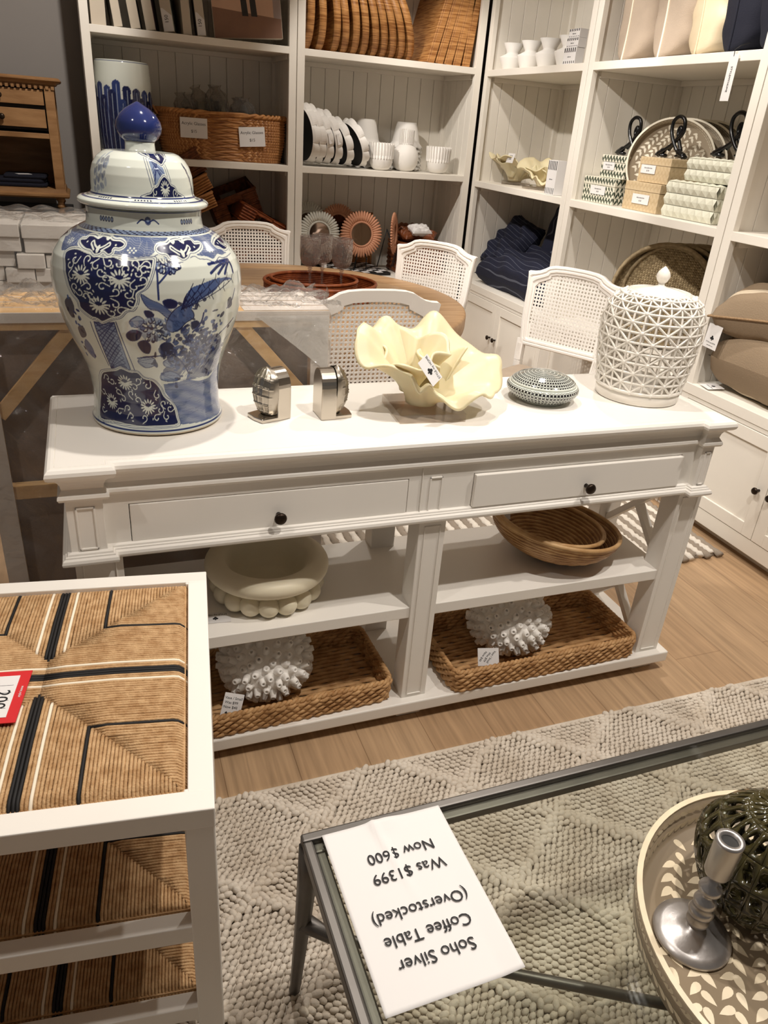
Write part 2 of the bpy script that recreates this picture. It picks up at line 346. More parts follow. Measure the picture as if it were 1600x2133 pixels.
# ------------------------------------------------------------ bookcases
def knob_mb():
    k = MB(); k.lathe([(0.006, 0), (0.005, 0.012), (0.008, 0.016), (0.0135, 0.019), (0.015, 0.024), (0.0125, 0.029), (0.004, 0.031), (0.0001, 0.031)], 16); return k
def shaker_door(w, h, t=0.02, fr=0.055):
    d = MB(); d.box(0, 0, 0, fr, t, h); d.box(w - fr, 0, 0, w, t, h); d.box(fr, 0, 0, w - fr, t, fr); d.box(fr, 0, h - fr, w - fr, t, h)
    d.box(fr, 0.009, fr, w - fr, t - 0.001, h - fr); return d
def bookcase(label, loc, rotz, Wd, D, zs, group='white built-in bookcases'):
    t = thing('bookcase', label, 'bookcase', loc, rotz, group)
    st = 0.045; top = 2.62; pk = 0.098
    f = MB()
    f.box(0, 0, 0.05, st, 0.03, top); f.box(Wd - st, 0, 0.05, Wd, 0.03, top)          # stiles
    f.box(0, 0.03, 0.0, 0.018, D, top); f.box(Wd - 0.018, 0.03, 0.0, Wd, D, top)       # outer sides
    f.box(0, 0.0, top, Wd, D, top + 0.04)
    f.box(st, 0, 0.05, Wd - st, 0.03, 0.115); f.box(0.018, 0.06, 0.0, Wd - 0.018, 0.08, 0.05)   # rail and toe kick
    f.box(st, 0, 0.545, Wd - st, 0.03, 0.565)
    f.box(0.018, D - 0.055, 0.6, 0.045, D - 0.02, top); f.box(Wd - 0.045, D - 0.055, 0.6, Wd - 0.018, D - 0.02, top)   # back corner stiles
    f.build('frame', 'shelf_paint', t, bevel=0.002)
    b = MB()                                                                            # tongue and groove boards: back
    n = int(round((Wd - 0.036) / pk)); w = (Wd - 0.036) / n
    for i in range(n): b.box(0.018 + i * w + 0.0012, D - 0.02, 0.0, 0.018 + (i + 1) * w - 0.0012, D - 0.008, top)
    b.box(0.018, D - 0.01, 0, Wd - 0.018, D, top)
    b.build('back_panel', 'shelf_paint', t, bevel=0.0015, bseg=1)
    for sx in (0, 1):
        s = MB(); n = int(round((D - 0.05) / pk)); w = (D - 0.05) / n
        for i in range(n):
            x0 = 0.018 if sx == 0 else Wd - 0.026
            s.box(x0, 0.03 + i * w + 0.0012, 0.565, x0 + 0.008, 0.03 + (i + 1) * w - 0.0012, top)
        s.build('side_panel', 'shelf_paint', t, bevel=0.0015, bseg=1)
    for i, z in enumerate(zs):
        s = MB()
        if i == 0: s.box(0.0, -0.003, z - 0.045, Wd, D - 0.02, z)
        else:
            s.box(st - 0.001, 0.0, z - 0.036, Wd - st + 0.001, 0.032, z); s.box(0.02, 0.03, z - 0.036, Wd - 0.02, D - 0.02, z)
            s.box(0.03, D - 0.045, z - 0.062, Wd - 0.03, D - 0.02, z - 0.036); s.box(0.027, 0.05, z - 0.062, 0.05, D - 0.02, z - 0.036); s.box(Wd - 0.05, 0.05, z - 0.062, Wd - 0.027, D - 0.02, z - 0.036)
        s.build('shelf', 'shelf_paint', t, bevel=0.002)
    dw = (Wd - 2 * st) / 2 - 0.003
    for k in (0, 1):
        x0 = st + 0.0015 + k * (dw + 0.003)
        d = shaker_door(dw, 0.425)
        d.xf(Matrix.Translation((x0, -0.002, 0.118)))
        do = d.build('door', 'shelf_paint', t, bevel=0.002)
        kx = x0 + (dw - 0.035 if k == 0 else 0.035)
        kb = knob_mb().xf(Matrix.Translation((kx, -0.002, 0.328)) @ Matrix.Rotation(pi / 2, 4, 'X'))
        kb.build('knob', 'knob', do)
    return t
YB = 4.90; XR = 2.43; DB = 0.50; DR = 0.59
ZB = (0.61, 1.265, 1.885); ZR = (0.61, 1.245, 1.877)
bookcase('tall cream white bookcase on the back wall, nearest the grey wall', (0.062, YB, 0), 0, 1.160, DB, ZB)
bookcase('tall cream white bookcase on the back wall holding scalloped plates and round rattan trays', (1.226, YB, 0), 0, 1.188, DB, ZB)
bookcase('tall cream white bookcase in the corner holding four small white vases', (XR, 4.892, 0), -pi / 2, 1.150, DR, ZR)
bookcase('tall cream white bookcase with cushions on top shelf and black knots below', (XR, 3.738, 0), -pi / 2, 1.190, DR, ZR)
bookcase('cream white bookcase at right edge holding brown linen cushions', (XR, 2.544, 0), -pi / 2, 1.180, DR, ZR)
# ------------------------------------------------------------ console table
def plan(d, brk=True):      # rectilinear outline inset by d
    xa, xb, y0, y1, y2 = -0.13 + d, 1.605 - d, 1.443 + d, 1.464 + d, 1.912 - d
    p, q = 0.004 - d, 1.505 + d
    return [(xa, y0), (p, y0), (p, y1), (q, y1), (q, y0), (xb, y0), (xb, y2), (xa, y2)]
def moulding(prof):
    return MB().rings([[(x, y, z) for x, y in plan(d)] for d, z in prof])
con = thing('console_table', 'long white console table with two drawers and two open shelves', 'console table', (0.74, 1.68, 0))
moulding([(0.05, 0.80), (0.030, 0.797), (0.020, 0.799), (0.017, 0.805), (0.018, 0.811), (0.023, 0.817), (0.027, 0.823), (0.025, 0.834), (0.021, 0.842), (0.015, 0.848), (0.007, 0.851),
          (0.002, 0.856), (0.0, 0.863), (0.002, 0.870), (0.007, 0.8755), (0.013, 0.877), (0.0185, 0.877), (0.0195, 0.8755), (0.0205, 0.877), (0.05, 0.877)]).build('top', 'paint', con, world=True)
ap = MB()
FY = 1.494                                         # apron front plane
ap.box(-0.095, FY, 0.768, 1.57, FY + 0.02, 0.80); ap.box(-0.095, FY, 0.65, 1.57, FY + 0.02, 0.675)
ap.box(-0.095, FY, 0.674, 0.022, FY + 0.02, 0.769); ap.box(0.667, FY, 0.674, 0.842, FY + 0.02, 0.769); ap.box(1.49, FY, 0.674, 1.57, FY + 0.02, 0.769)
ap.box(-0.095, FY + 0.02, 0.65, 1.57, FY + 0.03, 0.80, 1)  # black layer behind the drawer fronts paints the shade in their gaps
ap.box(-0.095, FY + 0.03, 0.65, 1.57, 1.878, 0.80)
for x0, x1 in ((-0.10, -0.028), (1.535, 1.575)):
    ap.box(x0, 1.473, 0.65, x1, FY + 0.01, 0.80)
def panel(mb, x0, x1, z0, z1, y, w=0.004):         # raised bead rectangle
    for a, b, c, d in ((x0, x1, z0, z0 + w), (x0, x1, z1 - w, z1), (x0, x0 + w, z0, z1), (x1 - w, x1, z0, z1)): mb.box(a, y - 0.003, c, b, y + 0.003, d)
panel(ap, -0.083, -0.044, 0.680, 0.780, 1.473); panel(ap, 1.547, 1.568, 0.680, 0.780, 1.473); panel(ap, 0.722, 0.757, 0.672, 0.768, FY)
ap.box(0.700, FY - 0.004, 0.674, 0.702, FY, 0.80)
ap.build('apron', ['paint', 'black'], con, bevel=0.0015, world=True)
moulding([(0.06, 0.640), (0.030, 0.640), (0.024, 0.644), (0.0235, 0.648), (0.016, 0.649), (0.011, 0.653), (0.010, 0.658), (0.012, 0.664), (0.017, 0.667), (0.0175, 0.670), (0.021, 0.671), (0.022, 0.675), (0.030, 0.677), (0.06, 0.677)]).build('apron_moulding', 'paint', con, world=True)
for i, (x0, x1, y) in enumerate(((0.0235, 0.6655, FY - 0.001), (0.8435, 1.4885, FY - 0.011))):
    d = MB().box(x0, y, 0.6765, x1, y + 0.03, 0.7665).build('drawer', 'paint', con, bevel=0.002, world=True)
    kb = knob_mb().xf(Matrix.Translation(((0.346, 1.177)[i] - 0.74, y - 1.68, 0.708)) @ Matrix.Rotation(pi / 2, 4, 'X')); kb.build('knob', 'knob', d)
def post(x0, x1, y0, y1, front):
    p = MB().box(x0, y0, 0.07, x1, y1, 0.65)
    if front: panel(p, x0 + 0.014, x1 - 0.014, 0.085, 0.632, y0, 0.003)
    return p
for x0, x1 in ((-0.098, 0.0), (0.706, 0.780), (1.518, 1.602)):
    post(x0, x1, 1.492, 1.56, True).build('leg', 'paint', con, bevel=0.002, world=True)
    post(x0, x1, 1.815, 1.875, False).build('leg', 'paint', con, bevel=0.002, world=True)
MB().box(-0.06, 1.497, 0.350, 1.55, 1.870, 0.384).build('shelf', 'paint', con, bevel=0.002, world=True)
sh = MB().box(-0.13, 1.468, 0.036, 1.632, 1.905, 0.074); sh.build('shelf', 'paint', con, bevel=0.004, world=True)
for x in (-0.10, 0.70, 1.53):
    for y in (1.50, 1.82): MB().box(x, y, 0.0, x + 0.075, y + 0.06, 0.037).build('foot', 'paint', con, bevel=0.002, world=True)
for x in (-0.05, 1.56):
    b = MB()
    for z0, z1 in ((0.384, 0.65), (0.074, 0.35)):
        b.bar((x, 1.55, z0), (x, 1.83, z1), 0.026, 0.02); b.bar((x, 1.55, z1), (x, 1.83, z0), 0.024, 0.02)
    b.build('cross_brace', 'paint', con, bevel=0.001, world=True)

# ------------------------------------------------------------ tiered woven stand at the left
SW, SD = 0.535, 0.62
stand = thing('woven_stand', 'white wooden stand with striped woven seagrass tiers at front left', 'stool', (-0.142, 1.086, 0), radians(-7.0))
hw, hd, fr = SW / 2, SD / 2, 0.036
HT = (0.66, 0.402, 0.190)
for sx in (-1, 1):
    for sy in (-1, 1):
        x = sx * (hw - 0.021); y = sy * (hd - 0.021)
        MB().box(x - 0.021, y - 0.021, 0, x + 0.021, y + 0.021, 0.6595).build('leg', 'paint', stand, bevel=0.0025)
def woven_tier():
    mb = MB(); iw, id_ = hw - fr, hd - fr; rr = 0.0028; pitch = 0.0056
    mid = id_ - iw
    def colour(o, mid_set):
        a = abs(o)
        if mid_set:
            if a < 0.0095: return 1
            if 0.019 < a < 0.0255: return 2
        else:
            if a < 0.0105: return 1
            if 0.019 < a < 0.0255: return 2
            if 0.0835 < a < 0.0875: return 1
        return 0
    dip = lambda e: -0.020 * max(0, 1 - e / 0.022) ** 2           # strands wrap down over the rail
    puff = lambda e: 0.006 * min(1, e / 0.12)
    # front and back triangles: strands run front to back
    n = int(iw / pitch)
    for k in range(-n, n + 1):
        x = k * pitch; c = colour(x, False); e1 = iw - abs(x)
        if c == 0 and abs(abs(x) - 0.0855) < pitch * .55: c = 1
        for sgn in (-1, 1):
            pts = []
            for q in (0, 0.004, 0.009, 0.016, 0.024, 0.06, 0.12, 0.2, 0.3):
                if q > e1: break
                pts.append((x + random.uniform(-.0003, .0003), sgn * (id_ - q), dip(q) + puff(q) + random.uniform(-.0003, .0003)))
            pts.append((x, sgn * (id_ - e1), puff(e1) * .6 + (dip(e1) if e1 < .022 else 0)))
            if len(pts) > 1: mb.tube(pts, rr, 6, mi=c, sq=0.9)
    n2 = int(id_ / pitch)
    for k in range(-n2, n2 + 1):
        y = k * pitch; e1 = min(iw, id_ - abs(y)); c = colour(y, True)
        if abs(abs(y) - (id_ - iw + 0.0855)) < pitch * .55: c = 1
        for sgn in (-1, 1):
            pts = []
            for q in (0, 0.004, 0.009, 0.016, 0.024, 0.06, 0.12, 0.2, 0.3):
                if q > e1: break
                pts.append((sgn * (iw - q), y + random.uniform(-.0003, .0003), dip(q) + puff(q) + random.uniform(-.0003, .0003)))
            pts.append((sgn * (iw - e1), y, puff(e1) * .6 + (dip(e1) if e1 < .022 else 0)))
            if len(pts) > 1: mb.tube(pts, rr, 6, mi=c, sq=0.9)
    mb.box(-iw + .004, -id_ + .004, -0.03, iw - .004, id_ - .004, -0.007)
    return mb
wv = None
for i, z in enumerate(HT):
    f = MB(); rh = 0.037; k = -0.0006 if i == 0 else 0.004
    for y in (-hd, hd - fr): f.box(-hw - (0.0006 if i == 0 else -0.02), y + k, z - rh, hw + (0.0006 if i == 0 else -0.02), y + fr - k, z + 0.0005)
    for x in (-hw, hw - fr): f.box(x + k, -hd + 0.03, z - rh, x + fr - k, hd - 0.03, z)
    f.build('rail', 'paint', stand, bevel=0.002)
    if wv is None: wv = woven_tier().build('woven_seat', ['rope', 'rope_black', 'rope_white'], stand, fix=False); wv.location = (0, 0, z)
    else:
        w2 = wv.copy(); COL.objects.link(w2); w2.location = (0, 0, z)
# red price sign lying on the stand
sg = thing('price_sign', 'red price card with white panel lying on the woven stand', 'sign', (-0.250, 1.052, 0.673), radians(-9))
MB().box(-0.075, -0.062, 0.0, 0.083, 0.060, 0.0015).build('card', 'red', sg)
pn = MB().box(-0.06, -0.050, 0.0015, 0.067, 0.048, 0.0022); pn.build('panel', 'paper', sg)
ln = MB()
for y in (-0.03, -0.012, 0.006, 0.024): ln.box(-0.055, y, 0.0022, 0.062, y + 0.0006, 0.0025)
ln.build('ruled_lines', 'grey_ink', sg)
text_mesh('price', '200.', 0.030, Matrix.Translation((0.049, -0.012, 0.0024)) @ Matrix.Rotation(-pi / 2, 4, 'Z') @ Matrix.Shear('XZ', 4, (0, 0)), 'ink', sg)
text_mesh('small_print', 'style home', 0.006, Matrix.Translation((0.0755, 0.008, 0.0018)) @ Matrix.Rotation(pi / 2, 4, 'Z'), 'paper', sg)

# ------------------------------------------------------------ coffee table with glass top
ct = thing('coffee_table', 'grey metal coffee table with clear glass top', 'coffee table', (0.945, 0.435, 0))
chw, chd = 0.710, 0.40; CZ = 0.45
def rail(a, b): return MB().bar(a, b, 0.020, 0.026)
fm = MB()
def ringbox(o, i, z0, z1):
    for s_ in (-1, 1):
        fm.box(-chw + o, min(s_ * (chd - o), s_ * (chd - i)), z0, chw - o, max(s_ * (chd - o), s_ * (chd - i)), z1)
        fm.box(min(s_ * (chw - o), s_ * (chw - i)), -chd + i, z0, max(s_ * (chw - o), s_ * (chw - i)), chd - i, z1)
ringbox(0.0, 0.017, CZ - 0.028, CZ); ringbox(0.017, 0.036, CZ - 0.028, CZ - 0.010)
fm.build('frame', 'steel', ct, bevel=0.0035)
gl = MB().box(-chw + 0.0205, -chd + 0.0205, CZ - 0.0095, chw - 0.0205, chd - 0.0205, CZ - 0.001).build('glass_top', 'glass', ct)
for sx in (-1, 1):
    for sy in (-1, 1):
        p = [(sx * (chw - 0.013), sy * (chd - 0.013), CZ - 0.02), (sx * (chw - 0.011), sy * (chd - 0.012), CZ - 0.12), (sx * (chw - 0.006), sy * (chd - 0.012), 0.22), (sx * (chw + 0.003), sy * (chd - 0.008), 0.03), (sx * (chw + 0.005), sy * (chd - 0.007), 0.017)]
        lg = MB().tube(p, [0.018, 0.0175, 0.0145, 0.0105, 0.0105], 6); lg.build('leg', 'steel', ct)
for sg in (-1, 1):      # crossed stretchers flare out where they meet the legs
    P = []; RR = []
    for i in range(31):
        t = -1 + 2 * i / 30; P.append((t * (chw - 0.006), sg * t * (chd - 0.010), 0.200 + 0.03 * max(0, abs(t) - .93) / .07 * (abs(t) > .93))); RR.append(0.0095 + 0.008 * max(0, abs(t) - .9) * 10)
    MB().tube(P, RR, 10).build('stretcher', 'steel', ct)
# paper price sheet on the glass
ps = thing('price_sheet', 'creased white paper sheet with printed price lying on the glass coffee table', 'paper sheet', (0.378, 0.668, 0.4505), radians(0.6))
def sheet(u, v):
    x = (u - 0.5) * 0.216; y = (v - 0.5) * 0.305
    z = 0.002 + 0.0035 * math.exp(-((x + 0.005 + (y - .05) * .14) / 0.006) ** 2) * max(0, min(1, (y + 0.02) * 9)) + 0.004 * max(0, (x - 0.075) / 0.03) * (1 if x > .075 else 0) * max(0, (.1 - y) / .25)
    if y > 0.12: z += 0.005 * ((y - 0.12) / 0.03) * math.exp(-((x - .0) / 0.03) ** 2)
    return (x, y, z)
MB().grid(sheet, 40, 40).build('sheet', 'paper', ps, solid=0.0004)
def flat(x, y, a=pi): return Matrix.Translation((x, y, 0.0046)) @ Matrix.Rotation(a, 4, 'Z')
for i, (txt, x, y) in enumerate((('Soho Silver', -0.005, -0.094), ('Coffee Table', -0.003, -0.057), ('(Overstocked)', 0.001, -0.018), ('Was $1399', 0.008, 0.046), ('Now $600', 0.008, 0.083))):
    text_mesh('lettering', txt, 0.0272, flat(x, y), 'ink', ps)
# ------------------------------------------------------------ rugs
def rug_front():
    rng = np.random.default_rng(3)
    x0, x1, y0, y1 = -0.25, 2.32, 0.12, 1.335
    px, py = 0.0165, 0.0125
    nx = int((x1 - x0) / px); ny = int((y1 - y0) / py)
    I, J = np.meshgrid(np.arange(nx), np.arange(ny)); I = I.ravel(); J = J.ravel()
    X = x0 + (I + 0.5 * (J % 2)) * px; Y = y0 + J * py
    X = X + rng.normal(0, .0012, X.size); Y = Y + rng.normal(0, .001, X.size)
    a = (X * 0.78 + Y) / 0.30; b = (X * 0.78 - Y) / 0.30
    da = np.abs(a - np.round(a)); db = np.abs(b - np.round(b)); dline = np.minimum(da, db) * 0.30
    rid = np.exp(-(dline / 0.022) ** 2)
    lx = 0.0100 * (1 + .35 * rid) * rng.uniform(.9, 1.1, X.size); ly = 0.0068 * (1 + .35 * rid); lz = 0.006 * (1 + .7 * rid)
    side = np.where((np.floor(a) + np.floor(b)) % 2 == 0, 1, -1)
    ang = side * 0.5 + rng.normal(0, .14, X.size) + rid * rng.choice([-0.6, 0.6], X.size)
    tilt = 0.22 * rng.uniform(.5, 1.3, X.size)
    z = 0.0095 + rid * 0.009 + rng.uniform(0, .0012, X.size)
    # unit bead: 3 rings of 6 + 2 poles
    U = [(-1, 0, 0)]
    for t in (-0.62, 0.05, 0.68):
        r = sqrt(1 - t * t)
        for k in range(6): U.append((t, r * cos(k * pi / 3), r * sin(k * pi / 3)))
    U.append((1, 0, 0)); U = np.array(U)
    F = []
    for k in range(6):
        k2 = (k + 1) % 6; F.append((0, 1 + k2, 1 + k, 1 + k))
        for q in (0, 1): F.append((1 + q * 6 + k, 1 + q * 6 + k2, 7 + q * 6 + k2, 7 + q * 6 + k))
        F.append((13 + k, 13 + k2, 19, 19))
    tri = [f for f in F if len(set(f)) == 3]; quad = [f for f in F if len(set(f)) == 4]
    TR = [tuple(dict.fromkeys(f)) for f in tri]
    for q in quad: TR += [(q[0], q[1], q[2]), (q[0], q[2], q[3])]
    TR = np.array(TR); nb = len(U); n = X.size
    P = U[None] * np.stack([lx, ly, lz], 1)[:, None, :]
    ct, stt = np.cos(tilt)[:, None], np.sin(tilt)[:, None]
    Px = P[..., 0] * ct - P[..., 2] * stt; Pz = P[..., 0] * stt + P[..., 2] * ct; Py = P[..., 1]
    ca, sa = np.cos(ang)[:, None], np.sin(ang)[:, None]
    V = np.stack([Px * ca - Py * sa + X[:, None], Px * sa + Py * ca + Y[:, None], Pz + z[:, None]], -1).reshape(-1, 3)
    V[:, 2] = np.maximum(V[:, 2], 0.001)
    FF = (TR[None] + (np.arange(n) * nb)[:, None, None]).reshape(-1, 3)
    t = thing('area_rug', 'chunky oatmeal woven wool rug under the glass coffee table', 'rug', (1.03, 0.73, 0))
    o = np_obj('pile', V, FF, 'wool', t); o.data.transform(Matrix.Translation((-1.03, -0.73, 0))); o['kind'] = 'stuff'
    MB().box(x0 - .008, y0 - .008, 0.0005, x1 + .02, y1 + .004, 0.007).build('backing', 'wool', t, world=True, bevel=0.003)
rug_front()
t = thing('striped_rug', 'small grey and white rope-striped rug on the floor behind the console table', 'rug', (1.4, 2.7, 0))
for k in range(66):
    x = 0.42 + k * 0.030; c = 'wool_white' if k % 2 == 0 else 'wool_grey'
    P = [(x - 1.4 + random.uniform(-.004, .004), 2.04 - 2.7 + 0.82 * i / 60 + (random.uniform(-.02, .01) if i in (0, 60) else 0), 0.0135 + (0.003 if i % 2 else 0)) for i in range(61)]
    o = MB().tube(P, [0.0185 + random.uniform(-.003, .003) for _ in P], 6, sq=0.7).build('rope_row', c, t, fix=False)

MB().box(0.41, 2.045, 0.001, 2.385, 2.855, 0.008).build('backing', 'wool_grey', t, world=True)

# ------------------------------------------------------------ dining table
TX, TY, TR_, TZ = 0.85, 3.60, 0.885, 0.76
dt = thing('dining_table', 'round light oak dining table behind the white console', 'dining table', (TX, TY, 0))
MB().lathe([(0.0001, TZ - 0.03), (TR_ - 0.06, TZ - 0.03), (TR_ - 0.06, TZ - 0.085), (TR_ - 0.012, TZ - 0.085), (TR_ - 0.004, TZ - 0.08), (TR_, TZ - 0.06), (TR_, TZ - 0.012), (TR_ - 0.004, TZ - 0.003), (TR_ - 0.012, TZ),
            (TR_ - 0.165, TZ), (TR_ - 0.167, TZ - 0.002), (TR_ - 0.170, TZ - 0.002), (TR_ - 0.172, TZ), (0.0001, TZ)], 96, cap=False).build('tabletop', 'oak', dt)
MB().lathe([(0.36, 0.0), (0.36, 0.035), (0.34, 0.05), (0.15, 0.08), (0.11, 0.16), (0.10, 0.45), (0.13, 0.6), (0.24, 0.70), (0.30, TZ - 0.03)], 40).build('pedestal', 'oak', dt)

# ------------------------------------------------------------ cane chairs
def arc_pts(c, r, a0, a1, n): return [(c[0] + r * cos(a0 + (a1 - a0) * i / n), c[1] + r * sin(a0 + (a1 - a0) * i / n)) for i in range(n + 1)]
def back_outline(d):      # outline of the back (x, z above seat rail), inset by d
    half = [(0.0, 0.405), (0.06, 0.4045), (0.11, 0.4005), (0.142, 0.392), (0.165, 0.378), (0.188, 0.367), (0.213, 0.3615), (0.241, 0.3595), (0.25, 0.354), (0.246, 0.33), (0.240, 0.27), (0.238, 0.2), (0.234, 0.12), (0.222, 0.04), (0.214, 0.0)]
    H = [(max(0, x - d * (1.0 if z < 0.35 else (0.42 if x < .15 else .9))), z - d * (1 if z > 0.33 else 0) + (d if z < 0.03 else 0)) for x, z in half]
    if d:
        H = [(x, z) for x, z in H]
        # ears lie inside the frame; the opening follows them with a rounded shoulder
        H[6] = (0.213 - d * .66, 0.350 - d); H[7] = (0.228 - d * .9, 0.341 - d); H[8] = (0.242 - d, 0.322 - d * .8)
    return H + [(-x, z) for x, z in H[::-1][:-1]]
def inside(poly, x, y):
    c = False; j = len(poly) - 1
    for i in range(len(poly)):
        if (poly[i][1] > y) != (poly[j][1] > y) and x < (poly[j][0] - poly[i][0]) * (y - poly[i][1]) / (poly[j][1] - poly[i][1]) + poly[i][0]: c = not c
        j = i
    return c
def cane_mb(poly, pitch=0.0172, hole=0.0054):
    mb = MB(); xs = [p[0] for p in poly]; zs = [p[1] for p in poly]
    nx = int((max(xs) - min(xs)) / pitch) + 2; nz = int((max(zs) - min(zs)) / pitch) + 2
    for j in range(nz):
        for i in range(-nx // 2, nx // 2 + 1):
            cx_ = i * pitch; cz = min(zs) + (j + 0.5) * pitch; h = pitch / 2
            ins = [inside(poly, cx_ + a * h * .62, cz + b * h * .62) for a in (-1, 1) for b in (-1, 1)]
            if not all(ins): 
                if any(ins) or inside(poly, cx_, cz): mb.add([(cx_ - h, 0, cz - h), (cx_ + h, 0, cz - h), (cx_ + h, 0, cz + h), (cx_ - h, 0, cz + h)], [(0, 1, 2, 3)])
                continue
            O = [(cx_ + h * a, 0.0012 * ((i + j) % 2), cz + h * b) for a, b in ((1, 0), (1, 1), (0, 1), (-1, 1), (-1, 0), (-1, -1), (0, -1), (1, -1))]
            I_ = [(cx_ + hole * cos(k * pi / 4), 0.0006, cz + hole * sin(k * pi / 4)) for k in range(8)]
            mb.add(O + I_, [(k, (k + 1) % 8, 8 + (k + 1) % 8, 8 + k) for k in range(8)])
    return mb
def resample(poly, n):
    P = [Vector((p[0], p[1])) for p in poly]; L = [0]
    for i in range(len(P)): L.append(L[-1] + (P[(i + 1) % len(P)] - P[i]).length)
    out = []
    for k in range(n):
        t = L[-1] * k / n; i = 0
        while L[i + 1] < t: i += 1
        f = (t - L[i]) / max(1e-9, L[i + 1] - L[i]); p = P[i].lerp(P[(i + 1) % len(P)], f); out.append((p.x, p.y))
    return out
def make_chair(label):
    t = thing('cane_chair', label, 'chair', (0, 0, 0), 0, 'white cane dining chairs around the oak table')
    bm = Matrix.Translation((0, 0.215, 0.58)) @ Matrix.Rotation(radians(-7), 4, 'X')     # seat faces -y; the back leans away
    def prof(dy):   # (inset, y): front face moulded, back face plain
        return dy
    LO = []
    outer = back_outline(0.0); inner = back_outline(0.042)
    n = len(outer)
    for w, y in ((0.0, 0.014), (0.0, -0.008), (0.10, -0.014), (0.30, -0.015), (0.42, -0.009), (0.52, -0.013), (0.70, -0.012), (0.80, -0.006), (1.0, -0.004), (1.0, 0.012)):
        LO.append([bm @ Vector((outer[i][0] * (1 - w) + inner[i][0] * w, y, outer[i][1] * (1 - w) + inner[i][1] * w)) for i in range(n)])
    f = MB(); V = [p for l in LO for p in l]; F = []
    for a in range(len(LO)):
        b2 = (a + 1) % len(LO)
        for k in range(n): F.append((a * n + k, a * n + (k + 1) % n, b2 * n + (k + 1) % n, b2 * n + k))
    f.add(V, F, 0, False); f.build('back_frame', 'chair_white', t)
    mid = [(outer[i][0] * .12 + inner[i][0] * .88, outer[i][1] * .12 + inner[i][1] * .88) for i in range(n)]
    cb = cane_mb(mid); cb.xf(bm @ Matrix.Translation((0, 0.002, 0))); cb.build('cane_panel', 'chair_white', t, solid=0.002, fix=False)
    for s_ in (-1, 1):
        P = [(s_ * 0.214, 0.222, 0.61), (s_ * 0.208, 0.205, 0.5), (s_ * 0.205, 0.205, 0.4), (s_ * 0.205, 0.24, 0.0)]
        lg = MB()
        for a, b2 in zip(P[:-1], P[1:]): lg.bar(a, b2, 0.036, 0.034, up=(0, 1, 0))
        for gx in (-0.008, 0.0, 0.008): lg.bar((s_ * 0.213 + gx, 0.197, 0.59), (s_ * 0.208 + gx, 0.187, 0.47), 0.004, 0.003, up=(0, 1, 0))
        lg.build('leg', 'chair_white', t, bevel=0.003)
        MB().lathe([(0.011, 0), (0.014, 0.05), (0.019, 0.30), (0.021, 0.36), (0.025, 0.365), (0.025, 0.375), (0.020, 0.38), (0.024, 0.385), (0.024, 0.45)], 16, c=(s_ * 0.22, -0.215)).build('leg', 'chair_white', t)
    def seat(z0, z1, k):
        q = resample([(-0.245 * k, -0.245 * k), (0.245 * k, -0.245 * k), (0.215 * k, 0.225 * k), (-0.215 * k, 0.225 * k)], 40)
        return MB().prism(q, z0, z1)
    seat(0.39, 0.45, 1.0).build('seat_frame', 'chair_white', t, bevel=0.006)
    seat(0.45, 0.482, 0.93).build('seat_pad', 'taupe', t, bevel=0.012)
    return t
ch0 = make_chair('white cane chair nearest the striped cushions, beyond the table right edge')
def aim(o, x, y, dx, dy, label=None, z=0.0):     # (dx,dy): the way the sitter faces; model faces -y
    o.rotation_euler = (0, 0, atan2(dx, -dy)); o.location = (x, y, 0)
    # shift so that the top of the back (0.26 behind the seat centre) stands on (x, y)
    d = Vector((dx, dy)).normalized(); o.location = (x + d.x * 0.26, y + d.y * 0.26, z)
    if label: o['label'] = label
aim(ch0, 1.785, 3.93, -0.80, -0.60)
aim(dup(ch0), 0.86, 4.54, 0, -1, 'white cane chair behind the far left of the table, in front of the bookcase')
aim(dup(ch0), 2.17, 3.14, -0.86, -0.50, 'white cane chair by the white lattice jar, its bottom rail in view')
aim(dup(ch0), 0.945, 2.555, 0, 1, 'white cane chair with its plain back to us, behind the cream coral bowl', 0.02)
